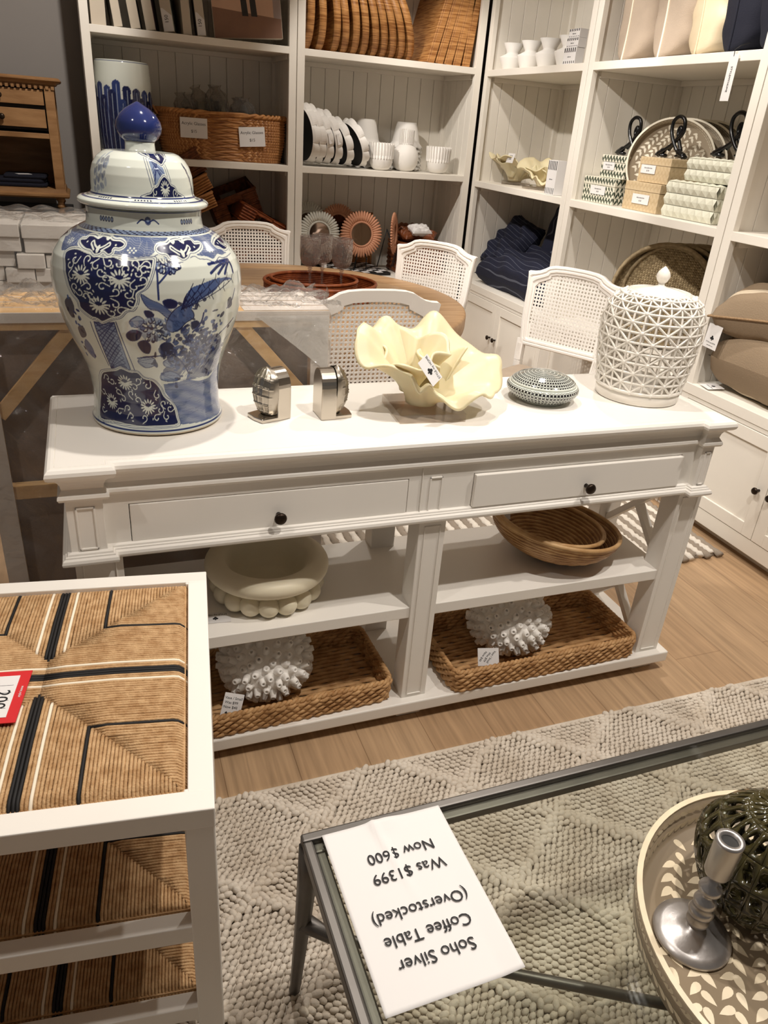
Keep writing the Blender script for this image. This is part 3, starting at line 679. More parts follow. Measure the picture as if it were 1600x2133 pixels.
# ------------------------------------------------------------ wrapped canvases behind the console
CX0, CX1, CTOP = -0.305, 0.600, 1.058
def canvas_unit(label, y):
    t = thing('stretched_canvas', label, 'canvas', (0.15, y, 0), 0, 'canvases stacked face to back behind the console')
    d = 0.058; w = 0.045
    fr = MB()
    for a in ((CX0, 0.003, CX1, 0.003 + w), (CX0, CTOP - w, CX1, CTOP)): fr.box(a[0] - .15, 0.004, a[1], a[2] - .15, d - 0.004, a[3])
    for x in (CX0, CX1 - w): fr.box(x - .15, 0.004, 0.003 + w, x + w - .15, d - 0.004, CTOP - w)
    fr.box(CX0 + w - .15, 0.012, 0.555, CX1 - w - .15, 0.04, 0.595)
    fr.build('stretcher_frame', 'pine', t, bevel=0.0015)
    pr = MB()
    pr.box(CX0 - .151, 0.0, 0.003, CX1 - .149, 0.004, 0.03); pr.box(CX0 - .151, 0.0, CTOP - 0.026, CX1 - .149, 0.004, CTOP - 0.001)
    pr.box(CX0 - .151, 0.0, 0.03, CX0 + 0.05 - .15, 0.004, CTOP - 0.026); pr.box(CX1 - 0.05 - .15, 0.0, 0.03, CX1 - .149, 0.004, CTOP - 0.026)
    for x0, x1 in ((CX0 - .151, CX0 + 0.075 - .15), (CX1 - 0.235 - .15, CX1 - 0.149)): pr.box(x0, 0.004, CTOP, x1, d - 0.003, CTOP + 0.0015)
    pr.build('primed_edge', 'primer', t, bevel=0.001)
    MB().box(CX0 - .15, d - 0.004, 0.001, CX1 - .15, d, CTOP - 0.002).build('canvas', 'canvas_back', t)
    for s_ in (-1, 1):
        x = CX1 - 0.045 if s_ > 0 else CX0 + 0.045
        for zz, k in ((CTOP - 0.03, 1), (0.035, -1)):
            MB().bar((x - .15, 0.02, zz - k * 0.235), (x - .15 - s_ * 0.205, 0.02, zz), 0.034, 0.018, up=(0, 1, 0)).build('corner_brace', 'pine', t, bevel=0.001)
    return t
c0 = canvas_unit('canvas seen from behind with diagonal pine braces, nearest the console', 1.99)
for k, lb in ((1, 'wrapped canvas second in the stack behind the white console'), (2, 'wrapped canvas third in the stack behind the white console'), (3, 'wrapped canvas farthest from us in the stack behind the console')):
    dup(c0, (0.15, 1.99 + 0.0605 * k, 0), label=lb)
def wrap(u, v):
    x = -0.33 + u * 0.955; L = v * 1.42
    n = sin(x * 31 + L * 9) * 0.005 + sin(x * 13 - L * 21) * 0.005 + sin(x * 57 + L * 37) * 0.003 + 0.008 * sin(x * 83 + 5 * sin(L * 23)) * (L > 1.0)
    if L < 1.07: y = 1.978 - abs(n); z = L
    elif L < 1.34: y = 1.978 + (L - 1.07); z = 1.067 + abs(n) * 1.4
    else: y = 2.248 + abs(n); z = 1.067 - (L - 1.34)
    if u > .93: x += 0.014 * sin(L * 47) * (u - .93) * 14; y -= 0.02 * abs(sin(L * 29)) * (u - .93) * 10
    return (x, y, z)
wr = thing('plastic_wrap', 'crinkled clear plastic wrap around the stacked canvases behind the console', 'plastic wrap', (0.15, 2.1, 0))
MB().grid(wrap, 90, 120).build('film', 'film', wr, world=True)
def fl(u, v):
    a = 0.598 + 0.05 * u + 0.008 * sin(v * 30 + u * 5); return (a, 1.985 + 0.18 * v * u + .006 * sin(v * 50) + 0.06 * u, 0.72 + 0.36 * v + 0.02 * sin(v * 9) * u)
MB().grid(fl, 16, 50).build('corner_flap', 'film', wr, world=True)
cf = MB().add([(0.395, 1.984, 1.046), (0.598, 1.984, 1.046), (0.598, 1.983, 0.885), (0.50, 1.982, 0.965)], [(0, 1, 2, 3)]).build('corner_paper', 'film_h', c0, solid=0.001)
cf.data.transform(Matrix.Translation((-0.15, -1.99, 0)))

# ------------------------------------------------------------ white boxes in plastic, left of the jar
def carton(x0, x1, y0, y1, z0, z1, label):
    o = MB().box(x0, y0, z0, x1, y1, z1).build('white_box', 'carton', bevel=0.003, loc=((x0 + x1) / 2, (y0 + y1) / 2, z0)); tag(o, label, 'box', 'white boxes in clear plastic by the oak cabinet'); return o
carton(-0.82, -0.228, 3.00, 3.36, 1.084, 1.128, 'long white box at top left of the plastic-wrapped stack')
carton(-0.222, 0.10, 3.00, 3.36, 1.081, 1.127, 'long white box topmost beside the blue jar shoulder')
carton(-0.80, -0.229, 3.01, 3.36, 1.035, 1.083, 'long white box second from top, left half of the stack')
carton(-0.218, 0.09, 3.01, 3.36, 1.031, 1.080, 'long white box second from top, touching the jar outline')
carton(-0.247, -0.157, 2.99, 3.33, 0.980, 1.029, 'short white box in the third layer, left of its neighbour')
carton(-0.154, 0.06, 3.02, 3.33, 0.978, 1.022, 'short white box in the third layer, right beside the jar')
carton(-0.78, -0.255, 3.03, 3.33, 0.981, 1.033, 'long white box in the third layer at the photo left edge')
carton(-0.29, -0.196, 3.00, 3.33, 0.930, 0.977, 'small white box in the lowest visible layer, left one')
carton(-0.193, 0.05, 3.01, 3.33, 0.930, 0.977, 'white box in the lowest visible layer, right one')
carton(-0.78, -0.297, 3.04, 3.33, 0.930, 0.979, 'white box in the lowest visible layer at the left edge')
carton(-0.80, -0.06, 3.03, 3.34, 0.0, 0.928, 'large pale carton carrying the wrapped white boxes')
def bw(u, v):
    x = -0.84 + u * 0.955; L = v * 0.66; n = abs(sin(x * 23 + L * 31) * 0.006 + sin(x * 47 - L * 19) * 0.004)
    if L < 0.25: return (x, 2.978 - n, 0.89 + L)
    return (x, 2.978 + (L - 0.25), 1.138 + n * 1.6)
tag(MB().grid(bw, 70, 60).build('plastic_cover', 'film', loc=(-0.4, 3.0, 0.9)), 'wrinkled clear plastic cover over the stacked white boxes', 'plastic cover')

# ------------------------------------------------------------ oak bedside on a dark sideboard
sb = thing('sideboard', 'black sideboard along the grey wall under the oak bedside', 'sideboard', (-0.8, 5.05, 0))
MB().box(-1.6, 4.72, 0.05, -0.075, 5.40, 0.945).build('body', 'black', sb, bevel=0.004, world=True)
MB().box(-1.6, 4.76, 0, -0.12, 5.36, 0.05).build('plinth', 'black', sb, world=True)
bd = thing('bedside_cabinet', 'oak bedside cabinet with two drawers and open bay by the grey wall', 'bedside cabinet', (-0.36, 5.02, 0.947))
b = MB(); x0, x1, y0, y1 = -0.62, -0.103, 4.85, 5.20
for x in (x0, x1 - 0.048): b.box(x, y0, 1.055, x + 0.048, y0 + 0.04, 1.585); b.box(x, y1 - 0.04, 1.055, x + 0.048, y1, 1.585)
b.box(x0 + .004, y0 + 0.04, 1.055, x0 + 0.02, y1 - .04, 1.585); b.box(x1 - 0.02, y0 + 0.04, 1.055, x1 - .004, y1 - .04, 1.585); b.box(x0, y1 - 0.012, 1.055, x1, y1, 1.585)
b.box(x0 + .048, y0 + .002, 1.327, x1 - .048, y1 - .02, 1.352); b.box(x0 + .048, y0 + .002, 1.567, x1 - .048, y1 - .02, 1.585)
b.build('body', 'oak_warm', bd, bevel=0.002, world=True)
lo = lambda d, z: [(x0 - d, y0 - d, z), (x1 + d, y0 - d, z), (x1 + d, y1, z), (x0 - d, y1, z)]
MB().rings([lo(0.004, 1.582), lo(0.012, 1.586), lo(0.014, 1.592), lo(0.03, 1.597), lo(0.037, 1.603), lo(0.037, 1.609), lo(0.030, 1.616), lo(0.02, 1.618)]).build('top', 'oak_warm', bd, world=True)
MB().rings([lo(0.0, 1.03), lo(0.016, 1.032), lo(0.022, 1.04), lo(0.022, 1.05), lo(0.008, 1.057), lo(0.004, 1.077)]).build('base_moulding', 'oak_warm', bd, world=True)
dn = MB()
for i in range(19): dn.box(x0 + 0.01 + i * 0.0275, y0 - 0.008, 1.562, x0 + 0.025 + i * 0.0275, y0 + 0.002, 1.582)
dn.build('dentil_trim', 'oak_warm', bd, world=True)
for z0, z1 in ((1.486, 1.558), (1.378, 1.466)):
    d = MB().box(x0 + 0.052, y0 + 0.006, z0, x1 - 0.055, y0 + 0.03, z1).build('drawer', 'oak_warm', bd, bevel=0.0015, world=True)
    k = knob_mb().xf(Matrix.Translation((-0.37 + 0.36, y0 + 0.006 - 5.02, (z0 + z1) / 2 - 0.947)) @ Matrix.Rotation(pi / 2, 4, 'X')); k.build('knob', 'knob', d)
MB().box(x0 + .05, y0 + 0.03, 1.365, x1 - .05, y0 + .035, 1.567).build('drawer_gap_shade', 'black', bd, world=True)  # added black sheet standing for the shade between the drawers
for x in (x0 + 0.03, x1 - 0.03):
    for y in (y0 + 0.03, y1 - 0.03):
        MB().lathe([(0.018, 0.947), (0.022, 0.953), (0.014, 0.962), (0.015, 0.975), (0.021, 0.982), (0.021, 0.990), (0.015, 0.997), (0.016, 1.012), (0.024, 1.020), (0.024, 1.032)], 16, c=(x, y)).build('leg', 'oak_warm', bd, world=True)
nt = thing('folded_textile', 'navy folded cloth with white card in the open bay of the bedside cabinet', 'cloth', (-0.36, 5.0, 1.078))
def cloth(z0, z1, x0_, x1_):
    q = resample([(x0_, -0.11), (x1_, -0.11), (x1_ + .01, 0.1), (x0_, 0.1)], 24); return MB().rings([[(x, y, z) for x, y in q] for z in (z0, z1)])
for z0, z1, a, b_ in ((0.0, 0.022, -0.2, 0.165), (0.022, 0.043, -0.2, 0.16), (0.043, 0.062, -0.05, 0.165)): cloth(z0, z1, a, b_).build('fold', 'navy', nt, bevel=0.009)
cdm = MB().obox(Matrix.Translation((0.05, -0.065, 0.0635)) @ Matrix.Rotation(radians(25), 4, 'Z'), 0.075, 0.05, 0.001).build('card', 'paper', nt)

# ------------------------------------------------------------ trays and goblets on the dining table
def coil_tray(name, label, loc, rx, ry, h, rows, z0=0.0, rot=0.0):
    t = thing(name, label, 'tray', loc, rot, 'nested reddish rattan trays on the oak table')
    w = MB(); hh = h / rows
    for k in range(rows):
        w.tube([((rx - .006 + .001 * k / rows) * cos(a), (ry - .006 + .001 * k / rows) * sin(a), hh * (k + .5)) for a in [2 * pi * i / 120 for i in range(120)]],
               [hh * .54 * (1 + .10 * (i % 2)) for i in range(120)], 6, closed=True)
    w.build('side_wall', 'tray_red', t, fix=False)
    b = MB(); n = 13
    for k in range(n):
        f = (k + .7) / n; b.tube([((rx - .01) * f * cos(a), (ry - .01) * f * sin(a), 0.005) for a in [2 * pi * i / 72 for i in range(72)]], [0.0095 * (1 + .12 * (i % 2)) for i in range(72)], 6, closed=True, sq=.4)
    b.build('base', 'tray_red', t, fix=False)
    MB().tube([((rx - .005) * cos(a), (ry - .005) * sin(a), h) for a in [2 * pi * i / 96 for i in range(96)]], 0.0085, 8, closed=True).build('rim', 'tray_red', t, fix=False)
    return t
coil_tray('rattan_tray', 'large reddish oval rattan tray holding a smaller tray and goblets', (1.03, 3.585, TZ + 0.002), 0.275, 0.235, 0.068, 8, rot=radians(-8))
coil_tray('rattan_tray', 'smaller reddish rattan tray nested in the large one, goblets standing in it', (0.995, 3.575, TZ + 0.016), 0.212, 0.178, 0.068, 8, rot=radians(-8))
def goblet(label, loc):
    t = thing('goblet', label, 'goblet', loc, 0, 'smoky cut glass goblets on the tray')
    P = [(0.034, 0), (0.034, 0.002), (0.018, 0.006), (0.007, 0.012), (0.0055, 0.03), (0.006, 0.085), (0.012, 0.090), (0.012, 0.094), (0.006, 0.098), (0.013, 0.104), (0.006, 0.110)]
    MB().lathe(P, 20).build('stem', 'smoke', t)
    B = [(0.004, 0.108), (0.020, 0.113), (0.036, 0.125), (0.045, 0.143), (0.048, 0.165), (0.049, 0.20), (0.048, 0.25), (0.0465, 0.25), (0.047, 0.2), (0.046, 0.165), (0.043, 0.145), (0.034, 0.128), (0.004, 0.116)]
    bw_ = MB(); V = []; seg = 44
    for i, (r, z) in enumerate(B):
        for k in range(seg):
            a = 2 * pi * k / seg; f = 1 + (0.03 * (1 if (k + i) % 2 else -1) if 1 < i < 5 else (0.025 * sin(k * pi / 2) if i in (5, 6) else 0)); V.append((r * f * cos(a), r * f * sin(a), z))
    F = [(i * seg + k, i * seg + (k + 1) % seg, (i + 1) * seg + (k + 1) % seg, (i + 1) * seg + k) for i in range(len(B) - 1) for k in range(seg)]
    bw_.add(V, F, 0, True).build('bowl', 'smoke', t)
    return t
g0 = goblet('smoky glass goblet, leftmost of the three on the rattan tray', (0.975, 3.585, TZ + 0.027))
dup(g0, (1.056, 3.655, TZ + 0.027), label='smoky glass goblet, middle and farthest of the three on the tray')
dup(g0, (1.118, 3.535, TZ + 0.027), label='smoky glass goblet, rightmost of the three on the rattan tray')

# ------------------------------------------------------------ painted porcelain
class Paint:      # colours a (rows x cols) grid of points; x = arc in cm, y = height in cm
    def __init__(s, X, Y, base):
        s.X = X; s.Y = Y; s.C = np.empty(X.shape + (3,), np.float32); s.C[:] = base
        s.my = Y.mean(1); s.mx = X.mean(0)
    def box(s, x0, x1, y0, y1):
        r = np.where((s.my >= y0) & (s.my <= y1))[0]; c = np.where((s.mx >= x0) & (s.mx <= x1))[0]
        if len(r) == 0 or len(c) == 0: return None
        return (slice(r[0], r[-1] + 1), slice(c[0], c[-1] + 1))
    def put(s, sl, m, col, a=1.0):
        t = s.C[sl]; k = (m * a)[..., None]; t[:] = t * (1 - k) + np.array(col, np.float32) * k
    def pip(s, sl, P):
        x = s.X[sl]; y = s.Y[sl]; ins = np.zeros(x.shape, bool); j = len(P) - 1
        for i in range(len(P)):
            (xi, yi), (xj, yj) = P[i], P[j]
            if yi != yj: ins ^= ((yi > y) != (yj > y)) & (x < (xj - xi) * (y - yi) / (yj - yi) + xi)
            j = i
        return ins
    def poly(s, P, col, a=1.0, tex=0.0):
        xs = [p[0] for p in P]; ys = [p[1] for p in P]; sl = s.box(min(xs), max(xs), min(ys), max(ys))
        if sl is None: return
        m = s.pip(sl, P).astype(np.float32)
        if tex: m = m * (1 - tex * (0.5 + 0.5 * np.sin(s.X[sl] * 5 + s.Y[sl] * 17 + 2 * np.sin(s.X[sl] * 3.1))) * (0.6 + .4 * np.sin(s.Y[sl] * 2.3 + s.X[sl])))
        s.put(sl, m, col, a)
    def line(s, P, w, col, a=1.0, closed=False):
        P = list(P) + ([P[0]] if closed else [])
        for (x0, y0), (x1, y1) in zip(P[:-1], P[1:]):
            sl = s.box(min(x0, x1) - w, max(x0, x1) + w, min(y0, y1) - w, max(y0, y1) + w)
            if sl is None: continue
            dx, dy = x1 - x0, y1 - y0; L = dx * dx + dy * dy + 1e-9; x = s.X[sl]; y = s.Y[sl]
            t = np.clip(((x - x0) * dx + (y - y0) * dy) / L, 0, 1); d = np.hypot(x - x0 - t * dx, y - y0 - t * dy)
            s.put(sl, np.clip((w / 2 - d) / 0.06 + 0.5, 0, 1), col, a)
    def ell(s, cx, cy, rx, ry, ang, col, a=1.0):
        r = max(rx, ry); sl = s.box(cx - r, cx + r, cy - r, cy + r)
        if sl is None: return
        x = s.X[sl] - cx; y = s.Y[sl] - cy; c, n = cos(ang), sin(ang); u = (x * c + y * n) / rx; v = (-x * n + y * c) / ry
        s.put(sl, np.clip((1 - np.hypot(u, v)) * min(rx, ry) / 0.05 + .3, 0, 1), col, a)
def smoothp(P, n=6, closed=True):
    out = []; N_ = len(P); rng = range(N_ if closed else N_ - 1)
    for i in rng:
        p0, p1, p2, p3 = (P[(i + k) % N_] if closed else P[min(max(i + k, 0), N_ - 1)] for k in (-1, 0, 1, 2))
        for q in range(n):
            t = q / n; out.append(tuple(0.5 * (2 * p1[c] + (p2[c] - p0[c]) * t + (2 * p0[c] - 5 * p1[c] + 4 * p2[c] - p3[c]) * t * t + (3 * p1[c] - p0[c] - 3 * p2[c] + p3[c]) * t ** 3) for c in (0, 1)))
    if not closed: out.append(P[-1])
    return out
def painted_lathe(name, prof, th, K, paint_fn, m, parent, zs=None, base=(.8, .8, .76)):
    # prof (r, z) in metres relative to the base; th = angles measured from the side facing the shop front (-y)
    pr = np.array(prof); L = np.r_[0, np.cumsum(np.hypot(*np.diff(pr, axis=0).T))]; tt = np.linspace(0, L[-1], zs)
    r = np.interp(tt, L, pr[:, 0]); z = np.interp(tt, L, pr[:, 1])
    k = np.array([.25, .5, .25])
    for _ in range(2): r[1:-1] = np.convolve(r, k, 'valid')
    TH, Rr = np.meshgrid(th, r); _, ZZ = np.meshgrid(th, z); _, LL = np.meshgrid(th, tt)
    p = Paint(TH * K, ZZ * 100 if paint_fn.__name__ != 'by_len' else LL * 100, base); paint_fn(p)
    V = np.stack([Rr * np.sin(TH), -Rr * np.cos(TH), ZZ], -1).reshape(-1, 3); nu = len(th); nv = len(r)
    I, J = np.meshgrid(np.arange(nu), np.arange(nv - 1)); I2 = (I + 1) % nu
    F = np.stack([J * nu + I, J * nu + I2, (J + 1) * nu + I2, (J + 1) * nu + I], -1).reshape(-1, 4)
    return np_obj(name, V, F, m, parent, colors=p.C.reshape(-1, 3))
JT = {'lapL':[(-18.68,37.71),(-17.72,35.5),(-16.85,32.92),(-15.84,30.46),(-14.51,29.13),(-14.32,27.71),(-12.28,26.28),(-10.99,26.0),(-9.96,25.48),(-8.09,26.46),(-6.43,27.07),(-5.31,28.3),(-4.06,28.71),(-3.27,30.35),(-3.16,31.77),(-1.8,32.87),(-0.91,34.68),(-0.11,37.23),(-0.34,38.31),(-4.06,37.91),(-6.73,38.42),(-9.3,38.06),(-12.75,38.52),(-16.04,38.96)],'strip':[(-11.82,25.36),(-7.76,25.77),(-6.74,15.3),(-11.61,15.07)],'stripL':[(-12.65,25.21),(-12.05,15.56)],'stripR':[(-7.44,25.97),(-5.84,15.18)],'lapB':[(-20.05,2.25),(-17.52,10.12),(-15.68,13.14),(-13.44,14.16),(-10.62,14.84),(-8.96,15.53),(-7.02,14.89),(-5.17,14.84),(-3.91,13.51),(-1.9,12.95),(-0.29,11.2),(0.6,9.27),(1.99,8.04),(3.18,6.44),(3.65,4.17),(3.64,2.37),(-0.95,2.17),(-6.66,2.06),(-13.18,2.31)],'ruyi1':[(-9.51,38.87),(-10.17,38.25),(-11.28,37.99),(-12.27,38.72),(-13.5,38.85),(-15.05,39.35),(-16.4,40.03),(-16.57,40.8),(-15.15,41.13),(-15.33,41.65),(-13.92,41.9),(-12.12,41.64),(-11.35,42.09),(-9.53,41.95),(-8.21,41.53),(-6.81,41.56),(-5.64,41.05),(-5.64,40.3),(-6.46,39.74),(-7.58,39.67),(-7.58,38.9),(-8.4,38.28)],'ruyi2':[(4.45,38.3),(3.59,37.99),(2.73,38.19),(2.42,38.88),(1.27,39.13),(0.55,39.75),(0.66,40.52),(1.58,41.14),(2.96,41.26),(4.25,41.85),(6.04,42.08),(6.81,41.77),(8.67,42.03),(9.95,41.74),(9.76,41.12),(11.39,41.05),(11.28,40.4),(10.09,39.67),(8.28,39.1),(7.32,39.07),(6.55,38.23),(5.4,37.77)],'ruyi3':[(16.69,39.42),(15.46,39.82),(15.67,40.64),(18.54,41.38),(24.51,41.43),(28.25,40.87),(26.85,40.39),(24.89,39.66),(20.18,38.72),(17.75,38.66)],'shoulder':[(-20.59,37.71),(-22.39,39.55),(-26.65,41.53),(-18.35,42.36),(-8.36,42.81),(0.61,42.73),(10.42,42.64),(27.0,42.3),(26.83,40.39),(19.96,38.12),(15.7,37.75),(14.21,38.07),(12.33,37.38),(10.73,37.96),(8.89,38.24),(7.71,38.87),(4.6,37.74),(2.39,38.74),(0.72,39.38),(-0.61,38.44),(-2.92,37.97),(-3.9,37.51),(-5.5,37.96),(-7.16,38.25),(-7.78,39.01),(-9.3,38.06),(-11.68,38.64),(-14.05,39.2),(-16.21,39.08),(-18.09,38.24)],'bodybird':[(1.66,27.12),(3.1,29.04),(4.55,29.44),(6.07,28.15),(6.27,26.78),(4.88,25.9),(3.68,24.62),(2.19,24.03),(1.19,25.11)],'tail':[(3.96,28.66),(4.57,30.89),(5.84,32.7),(8.13,33.43),(11.12,34.04),(14.32,33.91),(15.99,33.32),(12.74,33.18),(11.31,32.1),(9.38,31.06),(7.65,30.29),(6.05,29.15),(5.46,27.54)],'water':[(0.53,11.94),(3.74,12.09),(6.3,12.55),(10.34,11.49),(14.13,11.46),(17.43,13.78),(18.71,14.24),(22.04,7.92),(25.52,2.13),(19.28,1.59),(10.93,1.87),(3.85,2.34),(3.59,6.03),(2.01,8.42),(0.85,10.01)],'rock':[(0.62,15.46),(3.44,17.21),(6.81,19.87),(8.75,21.81),(13.2,22.06),(16.41,17.91),(17.43,13.78),(13.9,12.29),(9.67,12.39),(6.3,12.55),(7.67,15.1),(5.57,15.01),(3.73,12.86),(0.95,12.68)],'trunk':[(-2.64,31.79),(-1.15,30.73),(0.4,29.94),(1.97,28.44),(3.08,27.05),(1.93,26.61),(0.06,28.48),(-1.26,28.81),(-2.24,30.07)],'br1':[(0.17,30.74),(0.18,33.21),(0.24,35.84),(0.1,36.69)],'br2':[(0.34,33.81),(1.85,35.55),(2.55,36.69)],'br3':[(2.31,19.23),(4.55,17.1),(7.07,13.61)],'br4':[(-4.61,18.15),(-1.95,18.61),(1.98,18.87)],'br5':[(6.26,23.66),(7.85,25.55),(8.35,27.54)],'peony':[(-3.71,25.09),(-2.46,26.81),(-0.27,27.17),(1.35,26.13),(1.9,24.39),(0.71,22.66),(-1.1,21.97),(-2.81,22.68)],'peony2':[(0.11,37.24),(0.79,38.06),(2.31,38.33),(3.99,37.76),(4.52,36.64),(3.32,36.1),(1.85,35.55),(0.57,36.42)],'lv1':[(-5.89,23.58),(-4.61,24.53),(-3.24,24.08),(-3.69,22.64),(-4.96,22.03),(-5.84,22.51)],'lv2':[(-4.12,21.53),(-2.84,22.31),(-1.74,21.23),(-2.2,19.36),(-3.43,19.71)],'lv3':[(0.08,21.21),(1.61,21.89),(2.92,20.31),(1.98,18.87),(0.02,19.34)],'lv4':[(0.82,30.41),(2.05,30.86),(3.27,30.17),(2.82,29.06),(1.44,29.11)],'lv5':[(-2.35,28.46),(-1.28,28.48),(-0.8,27.5),(-1.9,27.16)],'lv6':[(-4.73,17.38),(-3.24,18.59),(-1.32,18.23),(-1.09,16.69),(-3.23,15.9)],'lv7':[(0.64,17.41),(2.34,18.08),(3.8,17.18),(3.17,15.68),(0.98,16.23)],'lv8':[(5.83,25.8),(7.13,25.99),(7.73,24.87),(6.56,24.33)],'lv9':[(0.05,14.3),(2.08,14.98),(4.51,13.56),(3.74,12.47),(0.19,12.91)],'lv10':[(-4.97,26.36),(-3.5,27.44),(-2.49,26.48),(-3.71,25.09),(-4.8,25.36)],'palm':[(10.44,36.84),(13.22,37.0),(16.84,37.0)],'palm2':[(10.44,35.19),(12.77,36.3),(15.89,36.82)],'palm3':[(12.19,34.84),(13.81,35.86),(15.89,36.82)],'palm4':[(14.0,34.6),(15.1,35.69),(16.49,36.74)],'palm5':[(16.98,34.45),(17.14,35.71),(16.66,36.87)],'rbr':[(17.19,31.1),(16.0,28.94),(14.44,27.53)],'rbr2':[(18.16,24.57),(15.54,23.38),(13.2,22.06)],'rlv':[(14.45,29.25),(15.59,29.71),(16.24,27.85),(14.74,27.46)],'lflw':[(-18.64,28.11),(-16.53,29.53),(-15.88,27.4),(-17.3,25.1),(-18.39,26.19)],'lflw2':[(-16.76,23.18),(-14.95,23.92),(-14.95,21.82),(-16.93,21.02)],'lflw3':[(-15.68,20.95),(-14.67,18.99),(-15.33,16.63),(-16.69,17.08),(-17.33,18.95)],'flowers':[(-13.25,34.3),(-6.05,34.28),(-10.1,28.91),(-8.95,11.98),(-14.02,6.91),(-3.67,6.71)],'scr':[(-15.1,36.8),(-10.32,36.29),(-12.21,37.19),(-3.48,37.13),(-2.97,35.47),(-8.01,37.09),(-9.32,35.26),(-9.06,32.63),(-11.83,32.25),(-6.85,31.96),(-4.75,31.52),(-3.6,33.1),(-14.71,31.78),(-12.46,30.29),(-7.11,29.43),(-7.91,27.73),(-11.38,30.77),(-1.88,36.09),(-1.29,36.94),(-2.23,34.36),(-16.09,35.77),(-15.38,33.8),(-4.83,36.23),(-8.39,34.21),(-6.25,36.96),(-13.73,31.01),(-4.35,29.97),(-6.14,28.24),(-14.04,12.34),(-5.57,12.66),(-3.37,11.61),(-1.21,9.33),(-7.73,9.47),(-6.23,8.09),(-10.21,8.07),(-16.61,8.82),(-17.63,4.5),(-11.61,4.9),(-8.34,4.23),(-4.91,4.11),(-0.65,5.95),(0.89,4.4),(0.29,7.39),(-11.37,9.4),(-6.64,11.06),(-12.67,11.83),(1.87,6.18),(-1.61,4.14),(-9.1,5.98)],'dots':[(-4.04,39.62),(12.72,39.49),(-19.42,39.95)]}
DKB = S(24, 30, 70)[:3]; MDB = S(72, 92, 138)[:3]; LTB = S(128, 144, 172)[:3]; PWH = S(212, 216, 206)[:3]; LNB = S(44, 56, 104)[:3]
def flower(p, x, y, r):
    for k in range(14):
        a = 2 * pi * k / 14 + .2; p.ell(x + r * .72 * cos(a) * 1.1, y + r * .72 * sin(a), r * .33, r * .105, a, PWH)
    for k in range(9):
        a = pi + pi * k / 8; p.ell(x + r * .36 * cos(a), y + r * .36 * sin(a) + .05, r * .28, r * .12, a, PWH)
    p.ell(x, y + r * .22, r * .42, r * .24, 0, DKB)
def scroll(p, x, y, i, r=0.85):
    ph = i * 1.9; sg = 1 if i % 2 else -1; P = []
    for k in range(15):
        t = k / 14; a = ph + sg * t * 4.6; q = r * (1 - .62 * t); P.append((x + q * cos(a), y + q * sin(a)))
    p.line(P, 0.18, PWH)
    p.line([P[0], (P[0][0] + .8 * cos(ph - sg * 1.2), P[0][1] + .7 * sin(ph - sg * 1.2))], 0.17, PWH); p.ell(P[-1][0], P[-1][1], .17, .17, 0, PWH)
    p.ell(x + r * 1.25 * cos(ph + 2), y + r * 1.2 * sin(ph + 2), .3, .13, ph, PWH)
def lappet(p, P):
    Q = smoothp(P, 4); p.poly(Q, DKB); p.line(Q, 0.62, PWH, closed=True); p.line(Q, 0.10, LNB, closed=True)
    m = (sum(q[0] for q in Q) / len(Q), sum(q[1] for q in Q) / len(Q))
    p.line([(m[0] + (q[0] - m[0]) * 1.045, m[1] + (q[1] - m[1]) * 1.045) for q in Q], 0.12, LNB, closed=True)
def shift(P, d): return [(x + d, y) for x, y in P]
